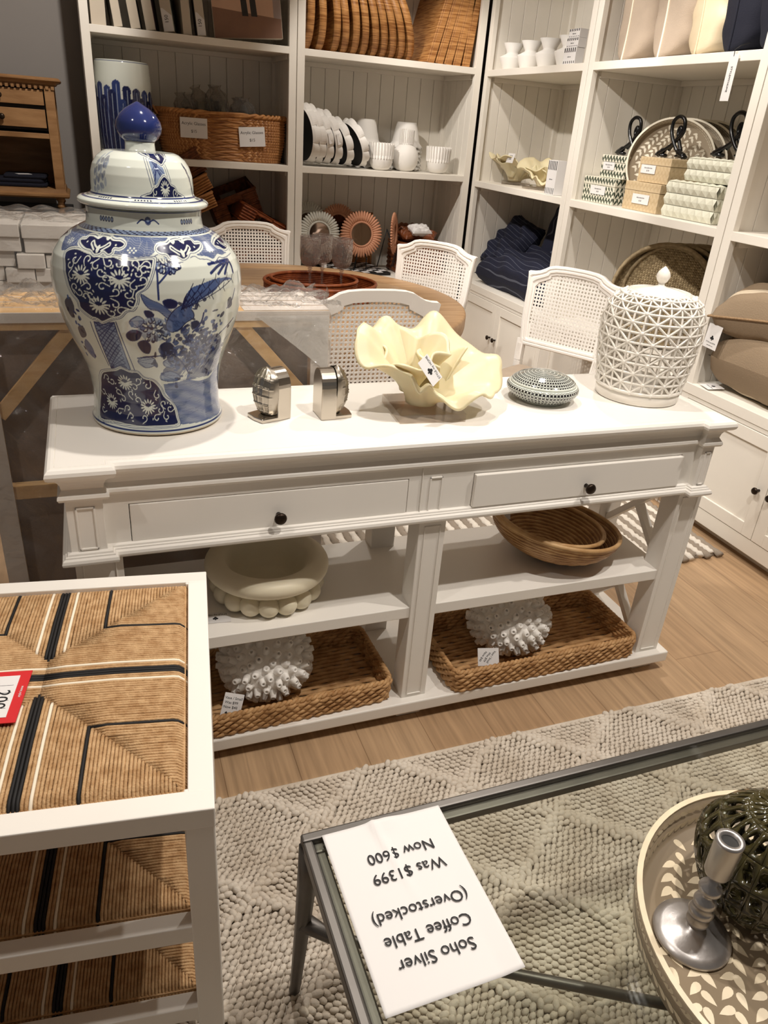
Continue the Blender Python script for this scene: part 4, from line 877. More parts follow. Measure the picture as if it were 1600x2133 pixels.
def jar_body_paint(p):
    rnd = random.Random(5)
    full = 2 * pi * 17
    for off in (0, full / 2 + 2, -full / 2 + 2):
        J = {k: shift([(x, y if y < 38 else 38 + (y - 38) * .82) for x, y in v], off) for k, v in JT.items()}
        # washes
        p.poly(J['water'], S(62, 82, 130)[:3], .95, .4); p.poly(smoothp(J['rock'], 4), LNB, .85, .5)
        for k in range(60):
            x = rnd.uniform(2, 17) + off; y = rnd.uniform(3, 13); p.line([(x, y), (x + rnd.uniform(1, 3.5), y + rnd.uniform(-.1, .3))], .16, LNB, .35)
        for k in range(60):
            x = rnd.uniform(5, 18) + off; y = rnd.uniform(15, 21); p.line([(x, y), (x - rnd.uniform(.6, 2), y - rnd.uniform(1, 3))], .2, LNB, .6)
        # blossoms and leaves
        for nm in ('peony', 'peony2'):
            Q = J[nm]; cx_ = sum(q[0] for q in Q) / len(Q); cy_ = sum(q[1] for q in Q) / len(Q); w_ = (max(q[0] for q in Q) - min(q[0] for q in Q)) / 2; h_ = (max(q[1] for q in Q) - min(q[1] for q in Q)) / 2
            p.poly(smoothp(Q, 4), LTB, .7)
            for k in range(60):
                a = rnd.uniform(0, 6.28); q = sqrt(rnd.uniform(.02, 1)); x = cx_ + w_ * q * cos(a); y = cy_ + h_ * q * sin(a)
                p.ell(x, y, .48, .36, a, DKB); p.ell(x, y + .16, .34, .2, a, PWH if k % 2 else LTB)
        for k in range(1, 11):
            Q = J['lv%d' % k]; dark = k in (1, 2, 3, 4, 5, 8); p.poly(smoothp(Q, 4), DKB if dark else LTB, 1 if dark else .8); p.line(smoothp(Q, 4), .14, LNB, closed=True)
            if not dark:
                m = Q[0]
                for q in Q[1:]: p.line([m, q], .1, LNB)
        for k in ('br1', 'br2', 'br3', 'br4', 'br5', 'rbr', 'rbr2'): p.line(smoothp(J[k], 5, False), .34, LNB)
        p.poly(smoothp(J['trunk'], 3), MDB, 1, .3); p.line(smoothp(J['trunk'], 3), .16, LNB, closed=True)
        for k in range(280):      # leafy scatter low in the garden
            x = rnd.gauss(6.2, 4.2) + off; y = rnd.gauss(20.5, 3.4); p.ell(x, y, rnd.uniform(.3, .85), rnd.uniform(.2, .45), rnd.uniform(0, 3), rnd.choice([DKB, DKB, LNB, MDB]), .92)
        # bird
        p.poly(smoothp(J['bodybird'], 4), MDB); p.line(smoothp(J['bodybird'], 4), .18, DKB, closed=True)
        for k in range(50):
            x = rnd.uniform(1.2, 6) + off; y = rnd.uniform(24.6, 29); p.line([(x, y), (x + .4, y - .3)], .14, DKB, .5)
        p.poly(smoothp(J['tail'], 4), MDB); T_ = J['tail']
        for k in range(1, 7):
            a = T_[0]; b = T_[k]
            for f in (.25, .5, .75, 1.0):
                x = a[0] + (b[0] - a[0]) * f; y = a[1] + (b[1] - a[1]) * f
                for sg in (-1, 1): p.line([(x, y), (x + .5, y + sg * .9)], .16, DKB)
            p.line([a, b], .18, DKB)
        for k in ('palm', 'palm2', 'palm3', 'palm4', 'palm5'): p.line(smoothp(J[k], 5, False), .55, LNB); p.line(shift(smoothp(J[k], 5, False), .25), .2, DKB)
        for k in ('rlv', 'lflw', 'lflw2', 'lflw3'): p.poly(smoothp(J[k], 4), DKB if k != 'lflw3' else MDB, .9)
        for k in range(16): p.ell(rnd.uniform(-18.5, -14.5) + off, rnd.uniform(15, 30), .5, .3, rnd.uniform(0, 3), rnd.choice([LNB, MDB, DKB]))
        # strip of cells with side lines
        p.poly(J['strip'], LTB)
        s0, s1, s2, s3 = J['strip']
        for k in range(-6, 15):
            t = k / 9
            for sg in (0, 1):
                a0, b0 = t, t + .42
                q = lambda u, v: (s0[0] + (s1[0] - s0[0]) * u + (s3[0] - s0[0]) * v, s0[1] + (s1[1] - s0[1]) * u + (s3[1] - s0[1]) * v)
                if 0 <= a0 <= 1 or 0 <= b0 <= 1:
                    a0, b0 = max(0, min(1, a0)), max(0, min(1, b0)); p.line([q(0, a0), q(1, b0)] if sg else [q(1, a0), q(0, b0)], .18, LNB)
        for k in ('strip',): p.line(J[k], .2, LNB, closed=True)
        p.line(J['stripL'], .2, LNB); p.line(J['stripR'], .2, LNB)
        # shoulder collar, lappets and clouds
        p.poly(smoothp(J['shoulder'], 4), S(64, 82, 128)[:3], .95, .25)
        for k in range(150):
            x = rnd.uniform(-22, 19) + off; y = rnd.uniform(36.5, 41.2); sl = rnd.uniform(-.8, .8)
            if abs(x - off) < 21: p.line([(x, y), (x + sl, y + 1.1)], .11, PWH, .20)
        Q = smoothp(J['shoulder'][9:], 4, False); p.line(Q, .5, PWH); p.line([(x, y - .32) for x, y in Q], .13, LNB)
        lappet(p, J['lapL']); lappet(p, J['lapB'])
        for k, (x, y) in enumerate(J['scr']): scroll(p, x, y, k)
        for k, (x, y) in enumerate(J['flowers']): flower(p, x, y, 1.75)
        for k in ('ruyi1', 'ruyi2', 'ruyi3'):
            Q = smoothp(J[k], 4); p.poly(Q, DKB); p.line(Q, .55, PWH, closed=True); p.line(Q, .1, LNB, closed=True)
            cx_ = sum(q[0] for q in Q) / len(Q); cy_ = sum(q[1] for q in Q) / len(Q)
            for sg in (-1, 1):
                p.line(smoothp([(cx_ + sg * .2, cy_ + 2.2), (cx_ + sg * 1.6, cy_ + 1.9), (cx_ + sg * 1.3, cy_ + 1.0), (cx_ + sg * .7, cy_ + 1.3)], 5, False), .35, PWH); p.ell(cx_ + sg * 3.4, cy_ + .2, .22, .16, 0, PWH)
                p.line(smoothp([(cx_ + sg * .3, cy_ - .5), (cx_ + sg * 1.1, cy_ - .1), (cx_ + sg * 1.9, cy_ + .5), (cx_ + sg * 2.2, cy_ + .1), (cx_ + sg * 1.5, cy_ - .4), (cx_ + sg * .8, cy_ - .9)], 4, False), .26, PWH)
            p.ell(cx_, cy_ - .7, .36, .7, 0, PWH)
        for x, y in J['dots']:
            for a in range(6): p.ell(x + .75 * cos(a * pi / 3), y + .4 * sin(a * pi / 3), .22, .16, 0, PWH)
            p.ell(x, y, .22, .16, 0, PWH)
    x = p.X; y = p.Y
    m = (y > 41.72) & (y < 42.3); key = ((np.floor(x / .62) + np.floor((y - 41.72) / .15)) % 3 == 0)
    p.C[m] = LTB; p.C[m & key] = DKB; p.C[(y > 41.66) & (y < 41.74)] = DKB; p.C[(y > 41.5) & (y < 41.66)] = PWH
    p.C[(y > 42.3)] = PWH; p.C[(y > 1.15) & (y < 1.45)] = LNB; p.C[y < .75] = S(196, 178, 150)[:3]
def jar_neck_paint(p):
    rnd = random.Random(2)
    for k in range(9):
        x = -52 + k * 12.4 + 2
        if k % 2: 
            for q in range(5): p.ell(x - 2 + q, 44.0, .5, .55, 0, DKB, .9); p.ell(x - 2 + q, 44.0, .25, .28, 0, LTB)
        else:
            p.ell(x, 44.2, .9, .8, 0, LNB, .9); p.ell(x, 44.1, .4, .4, 0, LTB)
            for sg in (-1, 1): p.line(smoothp([(x, 43.8), (x + sg * 1.6, 44.4), (x + sg * 3, 43.7)], 5, False), .3, LNB)
    p.C[(p.Y > 45.6) & (p.Y < 45.85)] = LNB
def jar_lid_paint(p):
    y = p.Y; x = p.X; full = 2 * pi * 17
    for off in (0, full / 2, -full / 2):
        T0 = lambda P: [(a + off + 1.0, b) for a, b in P]
        p.poly(T0([(0.2, 56.2), (4.6, 56.2), (6.6, 50), (2.4, 49.4)]), LTB)
        for k in range(7):
            p.line(T0([(.4 + k * .7, 55.8 - k * .6), (5.2, 52.8 - k * .8)]), .16, LNB); p.line(T0([(4.6 - k * .4, 55.8 - k * .5), (1.6, 53.4 - k * .7)]), .16, LNB)
        for a, b in (((-1.4, 56.2), (0.9, 49.6)), ((6.1, 56.2), (7.9, 49.6)), ((-.5, 56.2), (1.7, 49.6)), ((5.3, 56.2), (7.2, 49.6))): p.line(T0([a, b]), .18, LNB)
        for Q in ([(-3.2, 56.3), (-2, 55.8), (0, 55.5), (1.5, 55.1), (3.5, 54.7), (5.2, 54.1), (6.8, 54.7), (8.4, 55.2), (9.6, 55.8), (10.4, 56.3)], [(-2.3, 48.3), (-1.2, 49.0), (0.2, 49.3), (1.2, 50.2), (2.6, 50.6), (3.6, 51.6), (5.2, 52.4), (6.6, 51.7), (7.4, 50.9), (9.0, 50.4), (10.0, 49.4), (11.4, 49.0), (12.4, 48.3)]):
            Q = T0(smoothp(Q, 4)); p.poly(Q, DKB); p.line(Q, .5, PWH, closed=True); p.line(Q, .12, LNB, closed=True)
        flower(p, 6.2 + off, 50.0, 1.5); flower(p, 6.0 + off, 55.7, .8); scroll(p, 2.8 + off, 49.4, 1, .8); scroll(p, 9.8 + off, 49.3, 2, .8); scroll(p, 2.2 + off, 55.7, 1, .5); scroll(p, 9.2 + off, 55.7, 2, .5)
        for k in range(26): p.ell(-20 + off + (k % 9) * .75, 49 + .24 * k + 1.2 * sin(k * 2), .9, .55, k, (MDB, LNB, LTB)[k % 3], .55); p.ell(17 + off + .35 * k, 54 - .5 * k, .5, .6, k, DKB, .8)
    p.C[(y > 48.1) & (y < 48.35)] = LNB; p.C[(y > 47.5) & (y < 47.62)] = LNB
    for k in range(9):
        xx = -52 + k * 12.1
        for q in range(6): p.ell(xx + q * .9, 47.82, .32, .12, 0, DKB)
jar = thing('ginger_jar', 'large blue and white porcelain lidded jar at the left of the console', 'jar', (0.113, 1.735, 0.8775))
M['porcelain'] = vcol_mat('painted_porcelain', 0.12, 0.5)
TH = np.r_[np.linspace(-1.75, 1.75, 820), np.linspace(1.75, 2 * pi - 1.75, 122)[1:-1]]; TH = np.where(TH > pi, TH - 2 * pi, TH); TH = np.sort(TH)
JB = [(0.05, 0.0), (0.138, 0.0), (0.1455, 0.004), (0.1466, 0.010), (.1415, .022), (.1392, .045), (.1390, .075), (.1420, .105), (.1475, .132), (.1565, .158), (.1667, .183), (.1765, .21), (.1855, .237), (.1915, .264), (.1955, .291), (.1968, .318), (.1945, .343), (.1865, .366), (.171, .389), (.150, .407), (.130, .418), (.1185, .4235)]
painted_lathe('body', JB, TH, 17, jar_body_paint, 'porcelain', jar, 420, PWH)
painted_lathe('neck', [(.1185, .423), (.1165, .430), (.1150, .445), (.1155, .4585), (.108, .460), (.10, .455)], TH[::2], 17, jar_neck_paint, 'porcelain', jar, 60, PWH)
painted_lathe('lid', [(.112, .4605), (.126, .4615), (.1300, .4655), (.1300, .470), (.126, .4735), (.112, .477), (.104, .4805), (.1012, .486), (.1010, .500), (.0995, .519), (.0945, .535), (.086, .548), (.074, .557), (.066, .560), (.052, .5605), (.03, .5605)], TH, 17, jar_lid_paint, 'porcelain', jar, 170, PWH)
MB().lathe([(.032, .560), (.0295, .562), (.0285, .574), (.0295, .579)], 40).build('finial_neck', mat('pale_porcelain', S(222, 226, 216), 0.12, coat=.5), jar)
MB().lathe([(.0285, .578), (.036, .584), (.0425, .594), (.0445, .604), (.0425, .614), (.035, .626), (.024, .636), (.012, .643), (.004, .6475), (.0001, .649)], 40).build('finial', mat('cobalt_glaze', S(36, 48, 100), 0.1, coat=.6, var=.25, vscale=20), jar)

# round porcelain box with black and white overlapping circles
def by_len(p):
    w_ = 2 * pi * 10 / 62; X = p.X / w_; Y = p.Y / w_; fx = X - np.floor(X); fy = Y - np.floor(Y)
    cnt = np.zeros(X.shape)
    for a in (0, 1):
        for b in (0, 1): cnt += (np.hypot(fx - a, fy - b) < .655)
    m = cnt >= 2; p.C[:] = S(38, 38, 40)[:3]; p.C[m] = PWH
    d = np.hypot(fx - .5, fy - .5); p.C[d < .09] = PWH
    for a, b in BAND: p.C[(p.Y > a) & (p.Y < b)] = PWH
rb = thing('porcelain_box', 'round black and white patterned porcelain box with domed lid', 'box', (1.133, 1.700, 0.8775))
TB = np.sort(np.where((q := np.linspace(0, 2 * pi, 560, endpoint=False)) > pi, q - 2 * pi, q))
BAND = ((0, 4.5), (9.9, 12))
painted_lathe('base', [(.03, .002), (.064, 0), (.068, .004), (.083, .012), (.094, .022), (.0995, .032), (.0985, .040), (.094, .046), (.089, .0475), (.08, .0475)], TB, 10, by_len, 'porcelain', rb, 130, PWH)
BAND = ((0, 1.0), )
painted_lathe('lid', [(.0865, .0472), (.089, .0485), (.089, .052), (.083, .058), (.070, .0665), (.052, .073), (.03, .0775), (.012, .0792), (.0005, .0795)], TB, 10, by_len, 'porcelain', rb, 110, PWH)
# ------------------------------------------------------------ on the console top
def interp_ring(tab, n):      # closed table of (deg, value) -> smooth callable
    A = np.array([a for a, _ in tab]); B = np.array([b for _, b in tab]); A = np.r_[A - 360, A, A + 360]; B = np.r_[B, B, B]
    xs = np.arange(-360, 720, 5.0); v = np.interp(xs, A, B); k = np.array([1, 2, 3, 2, 1]) / 9
    for _ in range(2): v = np.convolve(np.pad(v, 2, 'edge'), k, 'valid')
    return lambda d: float(np.interp(d % 360, xs, v))
def bookend(label, loc, rz, side):
    t = thing('bookend', label, 'bookend', loc, rz, 'pair of pewter shell bookends')
    w = 0.036; P = [(-w, 0.0), (w, 0.0), (w, 0.078)] + [(w * cos(a), 0.078 + 0.042 * sin(a)) for a in [pi * i / 16 for i in range(1, 16)]] + [(-w, 0.078)]
    mt = Matrix(((0, 0, side, 0), (1, 0, 0, 0), (0, 1, 0, 0), (0, 0, 0, 1)))
    b = MB().prism(P, -0.040, -0.002, mt)
    b.build('block', 'silver', t, bevel=0.002)
    q = MB().rings([[(side * x, y, z) for x, y in ((-0.01, -w), (0.04, -w * .85), (0.044, 0), (0.04, w * .85), (-0.01, w))] for z in (0.0, 0.010)])
    q.build('foot_plate', 'silver', t, bevel=0.002)
    def sh(u, v):
        p = u * 2 - 1; wd = w * 1.06 * (0.30 + 0.70 * sin(pi * (0.10 + 0.62 * v)) ** .8) * (1 if v < .75 else sqrt(max(0, 1 - ((v - .75) / .25) ** 2)) * .9 + .1)
        bl = 0.037 * sqrt(max(0, 1 - p * p)) * (sin(pi * (0.10 + 0.88 * v)) ** .55 if v < .999 else .2)
        g1 = math.exp(-((((p + 1) * 3.0) % 1 - .5) / .13) ** 2); g2 = math.exp(-(((v * 5.5 + .25 * p * p) % 1 - .5) / .10) ** 2)
        bl += (0.0024 * g1 + 0.0022 * g2) * (abs(p) < .93) * (.04 < v < .96)
        return (side * (-0.002 + bl), p * wd, 0.012 + 0.110 * v + 0.004 * (1 - p * p) * v)
    MB().grid(sh, 90, 90).build('shell', 'pewter', t)
    return t
bookend('pewter shell bookend next to the blue jar, scalloped shell facing left', (0.362, 1.675, 0.8775), radians(24), -1)
bookend('pewter shell bookend nearer the cream bowl, plain arched end facing left', (0.520, 1.668, 0.8775), radians(2), 1)

def coral(label, loc, rz=0.0, k=1.0, group=None):
    t = thing('coral_bowl', label, 'sculpture', loc, rz, group)
    Rf = interp_ring([(0, .215), (30, .222), (60, .18), (90, .14), (120, .135), (150, .17), (180, .178), (210, .125), (235, .072), (270, .080), (300, .125), (330, .185)], 0)
    Hf = interp_ring([(0, .075), (30, .135), (60, .19), (90, .17), (120, .185), (150, .20), (180, .15), (210, .11), (240, .085), (270, .052), (300, .045), (330, .05)], 0)
    def s1(u, v):
        d = 360 * u; a = 2 * pi * u; R = Rf(d) * (1 + .028 * abs(sin(9.5 * a)) * v + .05 * sin(6 * a + 1) * v); v_ = v
        r = 0.036 + (R - 0.036) * v_ ** 1.25
        z = 0.024 + Hf(d) * v_ ** 0.8 + v_ ** 2 * (0.016 * sin(7 * a + .6) + .006 * sin(13 * a))
        if v_ > .85: z -= (v_ - .85) * 0.10
        r *= 1 + .06 * sin(9 * a + 3 * v_) * v_ * (1 - v_) * 2
        return (k * r * cos(a), k * r * sin(a), k * z)
    def s2(u, v):
        a = 2 * pi * u; r = 0.02 + (0.066 + .016 * sin(3 * a + 2) + .006 * sin(8 * a)) * v ** 1.1; z = 0.05 + (0.105 + .024 * sin(a + .7) + .012 * sin(5 * a)) * v ** .85
        return (k * (r * cos(a) - .028), k * (r * sin(a) + .022), k * z)
    def s3(u, v):
        a = 2 * pi * (u * .62 + .05); r = 0.02 + (0.052 + .012 * sin(4 * a)) * v; z = 0.06 + (0.075 + .02 * cos(a * 2)) * v ** .8
        return (k * (r * cos(a) + .055), k * (r * sin(a) + .012), k * z)
    MB().grid(s1, 144, 26, wrap=True).build('outer_ruffle', 'cream', t, solid=0.0065 * k, fix=False)
    MB().grid(s2, 84, 16, wrap=True).build('inner_ruffle', 'cream', t, solid=0.006 * k, fix=False)
    MB().grid(s3, 60, 14).build('inner_fold', 'cream', t, solid=0.006 * k, fix=False)
    MB().lathe([(0.0001, .022), (.034, .022), (.041, .03), (.04, .042), (.0001, .05)], 24).xf(Matrix.Scale(k, 4)).build('stem', 'cream', t)
    MB().obox(Matrix.Translation((0.005, -0.008, 0.0108 * k)) @ Matrix.Rotation(radians(-4), 4, 'Z'), 0.172 * k, 0.165 * k, 0.0216 * k).build('acrylic_base', 'acrylic', t, bevel=0.001)
    return t
coral0 = coral('cream ruffled coral bowl on a clear acrylic block on the console', (0.752, 1.662, 0.8775))
def card(name, label, mtx, w, h, lines, cat='tag', group=None, parent=None, mark=None, mat_='paper'):
    # lines: (text, x, y, size, angle)
    t = thing(name, label, cat, mtx.translation, 0, group) if parent is None else None
    if t: t.rotation_euler = mtx.to_euler()
    I_ = Matrix.Identity(4) if t else mtx
    MB().box(-w / 2, -h / 2, 0, w / 2, h / 2, 0.0007).xf(I_).build('card', mat_, t or parent)
    for tx, x, y, sz, an in lines:
        text_mesh('lettering', tx, sz, I_ @ Matrix.Translation((x, y, 0.0009)) @ Matrix.Rotation(an, 4, 'Z'), 'ink', t or parent)
    if mark:
        x, y, r = mark; m = MB()
        for dx, dy in ((0, .62), (-.6, -.15), (.6, -.15)):
            m.lathe([(r * .55, 0.0007), (r * .55, 0.0011)], 14, c=(x + dx * r, y + dy * r), smooth=False)
        m.add([(x - r * .15, y, .0008), (x + r * .15, y, .0008), (x + r * .3, y - r * 1.2, .0008), (x - r * .3, y - r * 1.2, .0008)], [(0, 1, 2, 3)])
        m.xf(I_).build('clover_mark', 'ink', t or parent)
    return t
mt = frame_mtx((0.728, 1.572, 1.012), (0.30, -0.12, -0.42), (0.45, 0.3, 0.26))
card('swing_tag', 'white tag with clover mark tucked into the cream coral bowl', mt, 0.068, 0.040, [('STYLE my HOME', 0, 0.012, 0.0088, pi)], mark=(0.002, -0.002, 0.0075))

# lattice jar
lj = thing('lattice_jar', 'white ceramic openwork star lattice jar at the right end of the console', 'jar', (1.448, 1.692, 0.8775))
LP_ = [(0.0, .1165), (.03, .1175), (.073, .1235), (.11, .1295), (.139, .1326), (.17, .1352), (.194, .1357), (.22, .1345), (.243, .1312), (.262, .124), (.276, .1135), (.286, .100), (.294, .080)]
lz = [p[0] for p in LP_]; lr = [p[1] for p in LP_]
def lrad(z): return float(np.interp(z, lz, lr))
rowz = [0.036, 0.064, 0.092, 0.120, 0.148, 0.176, 0.203, 0.229, 0.253, 0.272, 0.286, 0.2925]
NC = 26
la = MB()
def lpt(i, z): a = 2 * pi * i / NC; return (lrad(z) * cos(a), lrad(z) * sin(a), z)
def strut(i0, j0, i1, j1, r):
    la.tube([lpt(i0 + (i1 - i0) * q / 4, rowz[j0] + (rowz[j1] - rowz[j0]) * q / 4) for q in range(5)], r, 6, cap=False)
for j, z in enumerate(rowz):
    la.tube([lpt(i / 3, z) for i in range(NC * 3)], 0.0036 if j else 0.005, 6, closed=True)
    for i in range(NC):
        if j + 1 < len(rowz):
            kk = 1 if j < 8 else .8
            strut(i, j, i, j + 1, 0.0031 * kk)
            if (i + j) % 2 == 0: strut(i, j, i + 1, j + 1, 0.0034 * kk)
            else: strut(i + 1, j, i, j + 1, 0.0034 * kk)
            if (i + j) % 2 == 0: x, y, z_ = lpt(i, z); la.ball((x, y, z_), 0.0062, 8, 5)
la.build('lattice', 'ceramic', lj, fix=False)
MB().lathe([(0.0001, 0.0), (0.112, 0.0), (0.1165, 0.003), (0.118, 0.02), (0.1185, 0.036), (0.1135, 0.036), (0.112, 0.01), (0.0001, 0.008)], 64).build('base', 'ceramic', lj)
MB().lathe([(0.084, 0.292), (0.083, 0.297), (0.078, 0.298), (0.074, 0.296), (0.068, 0.297), (0.045, 0.303), (0.02, 0.307), (0.009, 0.311), (0.008, 0.317), (0.013, 0.322), (0.018, 0.331), (0.0185, 0.338), (0.015, 0.347), (0.008, 0.355), (0.002, 0.3605), (0.0001, 0.361)], 48).build('lid', 'ceramic', lj)

# ------------------------------------------------------------ on the console shelves
ab = thing('bubble_bowl', 'cream stone bowl with rolled rim and bubble base on the middle shelf', 'bowl', (0.358, 1.672, 0.3845))
MB().lathe([(0.0001, 0.012), (0.10, 0.012), (0.122, 0.03), (0.130, 0.055), (0.127, 0.075)] + [(0.134 + 0.029 * cos(a), 0.088 + 0.026 * sin(a)) for a in [radians(-150 - 0 + 300 * i / 18) for i in range(19)]][::1] + [(0.098, 0.072), (0.090, 0.05), (0.084, 0.03), (0.07, 0.022), (0.0001, 0.02)], 64).build('bowl', 'alabaster', ab)
for k in range(17):
    a = 2 * pi * k / 17 + .1; MB().ball((0.1235 * cos(a), 0.1235 * sin(a), 0.0292), 0.0290, 16, 12, sc=(1, 1, 1.0)).build('bubble', 'alabaster', ab)
card('swing_tag', 'white swing tag lying flat beside the cream stone bowl', frame_mtx((0.205, 1.575, 0.3848), (1, -0.1, 0), (0.1, 1, 0)), 0.075, 0.045, [('STYLE my HOME', 0, 0.012, 0.008, pi)], mark=(0.0, -0.004, 0.006))
def coil_bowl(label, loc, R, Hh, rot):
    t = thing('rattan_bowl', label, 'bowl', loc, 0, 'nested coiled rattan bowls'); t.rotation_euler = rot
    n = int(R / 0.0062); m = MB()
    for k in range(n + 1):
        f = k / n; r = R * (0.16 + .84 * sin(f * pi / 2 * .93) / sin(pi / 2 * .93)); z = Hh * (1 - cos(f * pi / 2 * .93)) / (1 - cos(pi / 2 * .93))
        m.tube([(r * cos(a), r * sin(a), z + .006) for a in [2 * pi * i / 64 for i in range(64)]], [0.0046 * (1 + .2 * sin(i * 1.7 + k)) for i in range(64)], 6, closed=True, mi=k % 2)
    m.lathe([(0.0001, 0.004), (R * .2, 0.004)], 24, cap=False)
    m.build('coil', ['bowl_rattan', 'bowl_rattan_d'], t, fix=False)
    MB().tube([(R * cos(a), R * sin(a), Hh + .008) for a in [2 * pi * i / 72 for i in range(72)]], 0.0068, 8, closed=True).build('rim', 'bowl_rattan', t)
    return t
coil_bowl('larger coiled rattan bowl on the right of the middle shelf', (1.232, 1.672, 0.388), 0.196, 0.098, (radians(-1), radians(8), 0))
bi = coil_bowl('smaller coiled rattan bowl sitting inside the larger one', (1.212, 1.668, 0.402), 0.162, 0.088, (radians(0), radians(8), 0))
card('price_tag', 'small cream tag with handwritten price inside the rattan bowls', frame_mtx((1.105, 1.755, 0.492), (1, .35, -.1), (0.1, 0.35, 1)), 0.075, 0.05, [('$10', -0.012, -0.004, 0.022, 0)])

def hyacinth_tray(label, loc, rz, lx, ly, h):
    t = thing('woven_basket', label, 'basket', loc, rz, 'water hyacinth trays on the bottom shelf')
    rows = 5; rh = h / (rows + .6)
    def peri(s, off, cr=0.03):
        ax, ay = lx / 2 - off, ly / 2 - off; per = 4 * (ax + ay); d = (s % 1) * per
        for (px, py, dx, dy, L) in ((-ax, -ay, 1, 0, 2 * ax), (ax, -ay, 0, 1, 2 * ay), (ax, ay, -1, 0, 2 * ax), (-ax, ay, 0, -1, 2 * ay)):
            if d <= L:
                x, y = px + dx * d, py + dy * d; nx, ny = dy, -dx
                break
            d -= L
        # round the corners
        ex = max(0, abs(x) - (ax - cr)); ey = max(0, abs(y) - (ay - cr))
        if ex > 0 and ey > 0:
            q = hypot(ex, ey); f = cr / q if q > cr else 1; x = math.copysign(ax - cr + ex * f, x); y = math.copysign(ay - cr + ey * f, y)
        return x, y, nx, ny
    w = MB(); per = 2 * (lx + ly); n = int(per / 0.008)
    for k in range(rows):
        for ply in (0, 1):
            P = []; RR = []; twists = int(per / 0.062)
            for i in range(n):
                s_ = i / n; a = 2 * pi * twists * s_ + ply * pi + k * 1.3; x, y, nx, ny = peri(s_, 0.009 - 0.004 * k / rows)
                P.append((x + nx * .0055 * cos(a), y + ny * .0055 * cos(a), (k + .6) * rh + rh * .30 * sin(a))); RR.append(0.0068 * (1 + .18 * sin(i * 2.1 + k * 5 + ply)))
            w.tube(P, RR, 6, closed=True, sq=.8)
    w.build('side_wall', 'hyacinth', t, fix=False)
    r = MB()
    for ply in (0, 1):
        P = []; twists = int(per / 0.03)
        for i in range(n * 2):
            s_ = i / (n * 2); a = 2 * pi * twists * s_ + ply * pi; x, y, nx, ny = peri(s_, 0.007); P.append((x + nx * .0035 * cos(a), y + ny * .0035 * cos(a), h - .003 + .0035 * sin(a)))
        r.tube(P, 0.0052, 6, closed=True)
    r.build('rim', 'hyacinth', t, fix=False)
    b = MB(); nb = int(ly / 0.016)
    for k in range(nb):
        y = -ly / 2 + 0.012 + k * (ly - .024) / (nb - 1); b.tube([(-lx / 2 + .012 + (lx - .024) * i / 40, y + .0015 * sin(i + k * 3), 0.006 + .002 * sin(i * 1.3 + k * 3)) for i in range(41)], [0.0085 * (1 + .15 * sin(i * 1.9 + k)) for i in range(41)], 6, sq=.6)
    b.build('base', 'hyacinth', t, fix=False)
    return t
hyacinth_tray('woven water hyacinth tray on the bottom shelf, left bay, by the woven stand', (0.385, 1.622, 0.0755), radians(2), 0.585, 0.285, 0.068)
hyacinth_tray('woven water hyacinth tray on the bottom shelf, right bay', (1.178, 1.620, 0.0755), radians(1), 0.655, 0.300, 0.072)
def spiky(label, loc, seed):
    rnd = random.Random(seed); t = thing('coral_vase', label, 'vase', loc, 0, 'white spiky coral vases in trays')
    m = MB(); m.ball((0, 0, 0.092), 0.103, 40, 24, sc=(1.16, 1.1, .86))
    N_ = 190; ga = pi * (3 - sqrt(5))
    for k in range(N_):
        zz = 1 - 2 * (k + .5) / N_
        if zz < -.93 or zz > .97: continue
        r = sqrt(1 - zz * zz); a = k * ga + rnd.uniform(-.05, .05); d = Vector((r * cos(a), r * sin(a), zz)); p = Vector((0.117 * d.x, 0.111 * d.y, 0.092 + 0.086 * d.z))
        if p.z < 0.012: continue
        q = (d + Vector((rnd.uniform(-.2, .2), rnd.uniform(-.2, .2), rnd.uniform(-.1, .25)))).normalized(); L = rnd.uniform(.015, .024)
        x = q.orthogonal().normalized(); y = q.cross(x); V = []
        for rr, hh in ((.0125, 0), (.0098, L * .55), (.0076, L), (.0036, L), (.003, L * .5)):
            V += [p + q * hh + x * (rr * cos(b_ * pi / 4)) + y * (rr * sin(b_ * pi / 4)) for b_ in range(8)]
        V.append(p + q * (L * .5)); F = [(i * 8 + b_, i * 8 + (b_ + 1) % 8, (i + 1) * 8 + (b_ + 1) % 8, (i + 1) * 8 + b_) for i in range(4) for b_ in range(8)] + [(32 + b_, 32 + (b_ + 1) % 8, 40) for b_ in range(8)]
        m.add(V, F, 0, True)
    m.build('body', 'plaster', t, fix=False); return t
spiky('white spiky coral vase in the left tray on the bottom shelf', (0.345, 1.635, 0.088), 1)
spiky('white spiky coral vase in the right tray on the bottom shelf', (1.115, 1.635, 0.088), 2)
card('price_tag', 'white price tag leaning on the left coral vase', frame_mtx((0.232, 1.515, 0.142), (1, -0.1, -0.35), (0.33, .45, 0.85)), 0.052, 0.062, [('Vase / Small', 0.0, 0.018, 0.0098, 0), ('Was $99', -0.004, 0.006, 0.0098, 0), ('Now $40', -0.004, -0.006, 0.0098, 0)], mark=(-0.012, -0.021, 0.003))
card('price_tag', 'white price tag leaning on the right coral vase', frame_mtx((0.985, 1.512, 0.150), (0.9, -.35, 0.1), (0.25, .45, 0.85)), 0.062, 0.052, [('Vase / Small', 0.008, 0.0, 0.009, -2.2), ('Was $99', -0.004, 0.0, 0.009, -2.2), ('Now $40', -0.016, 0.002, 0.009, -2.2)])

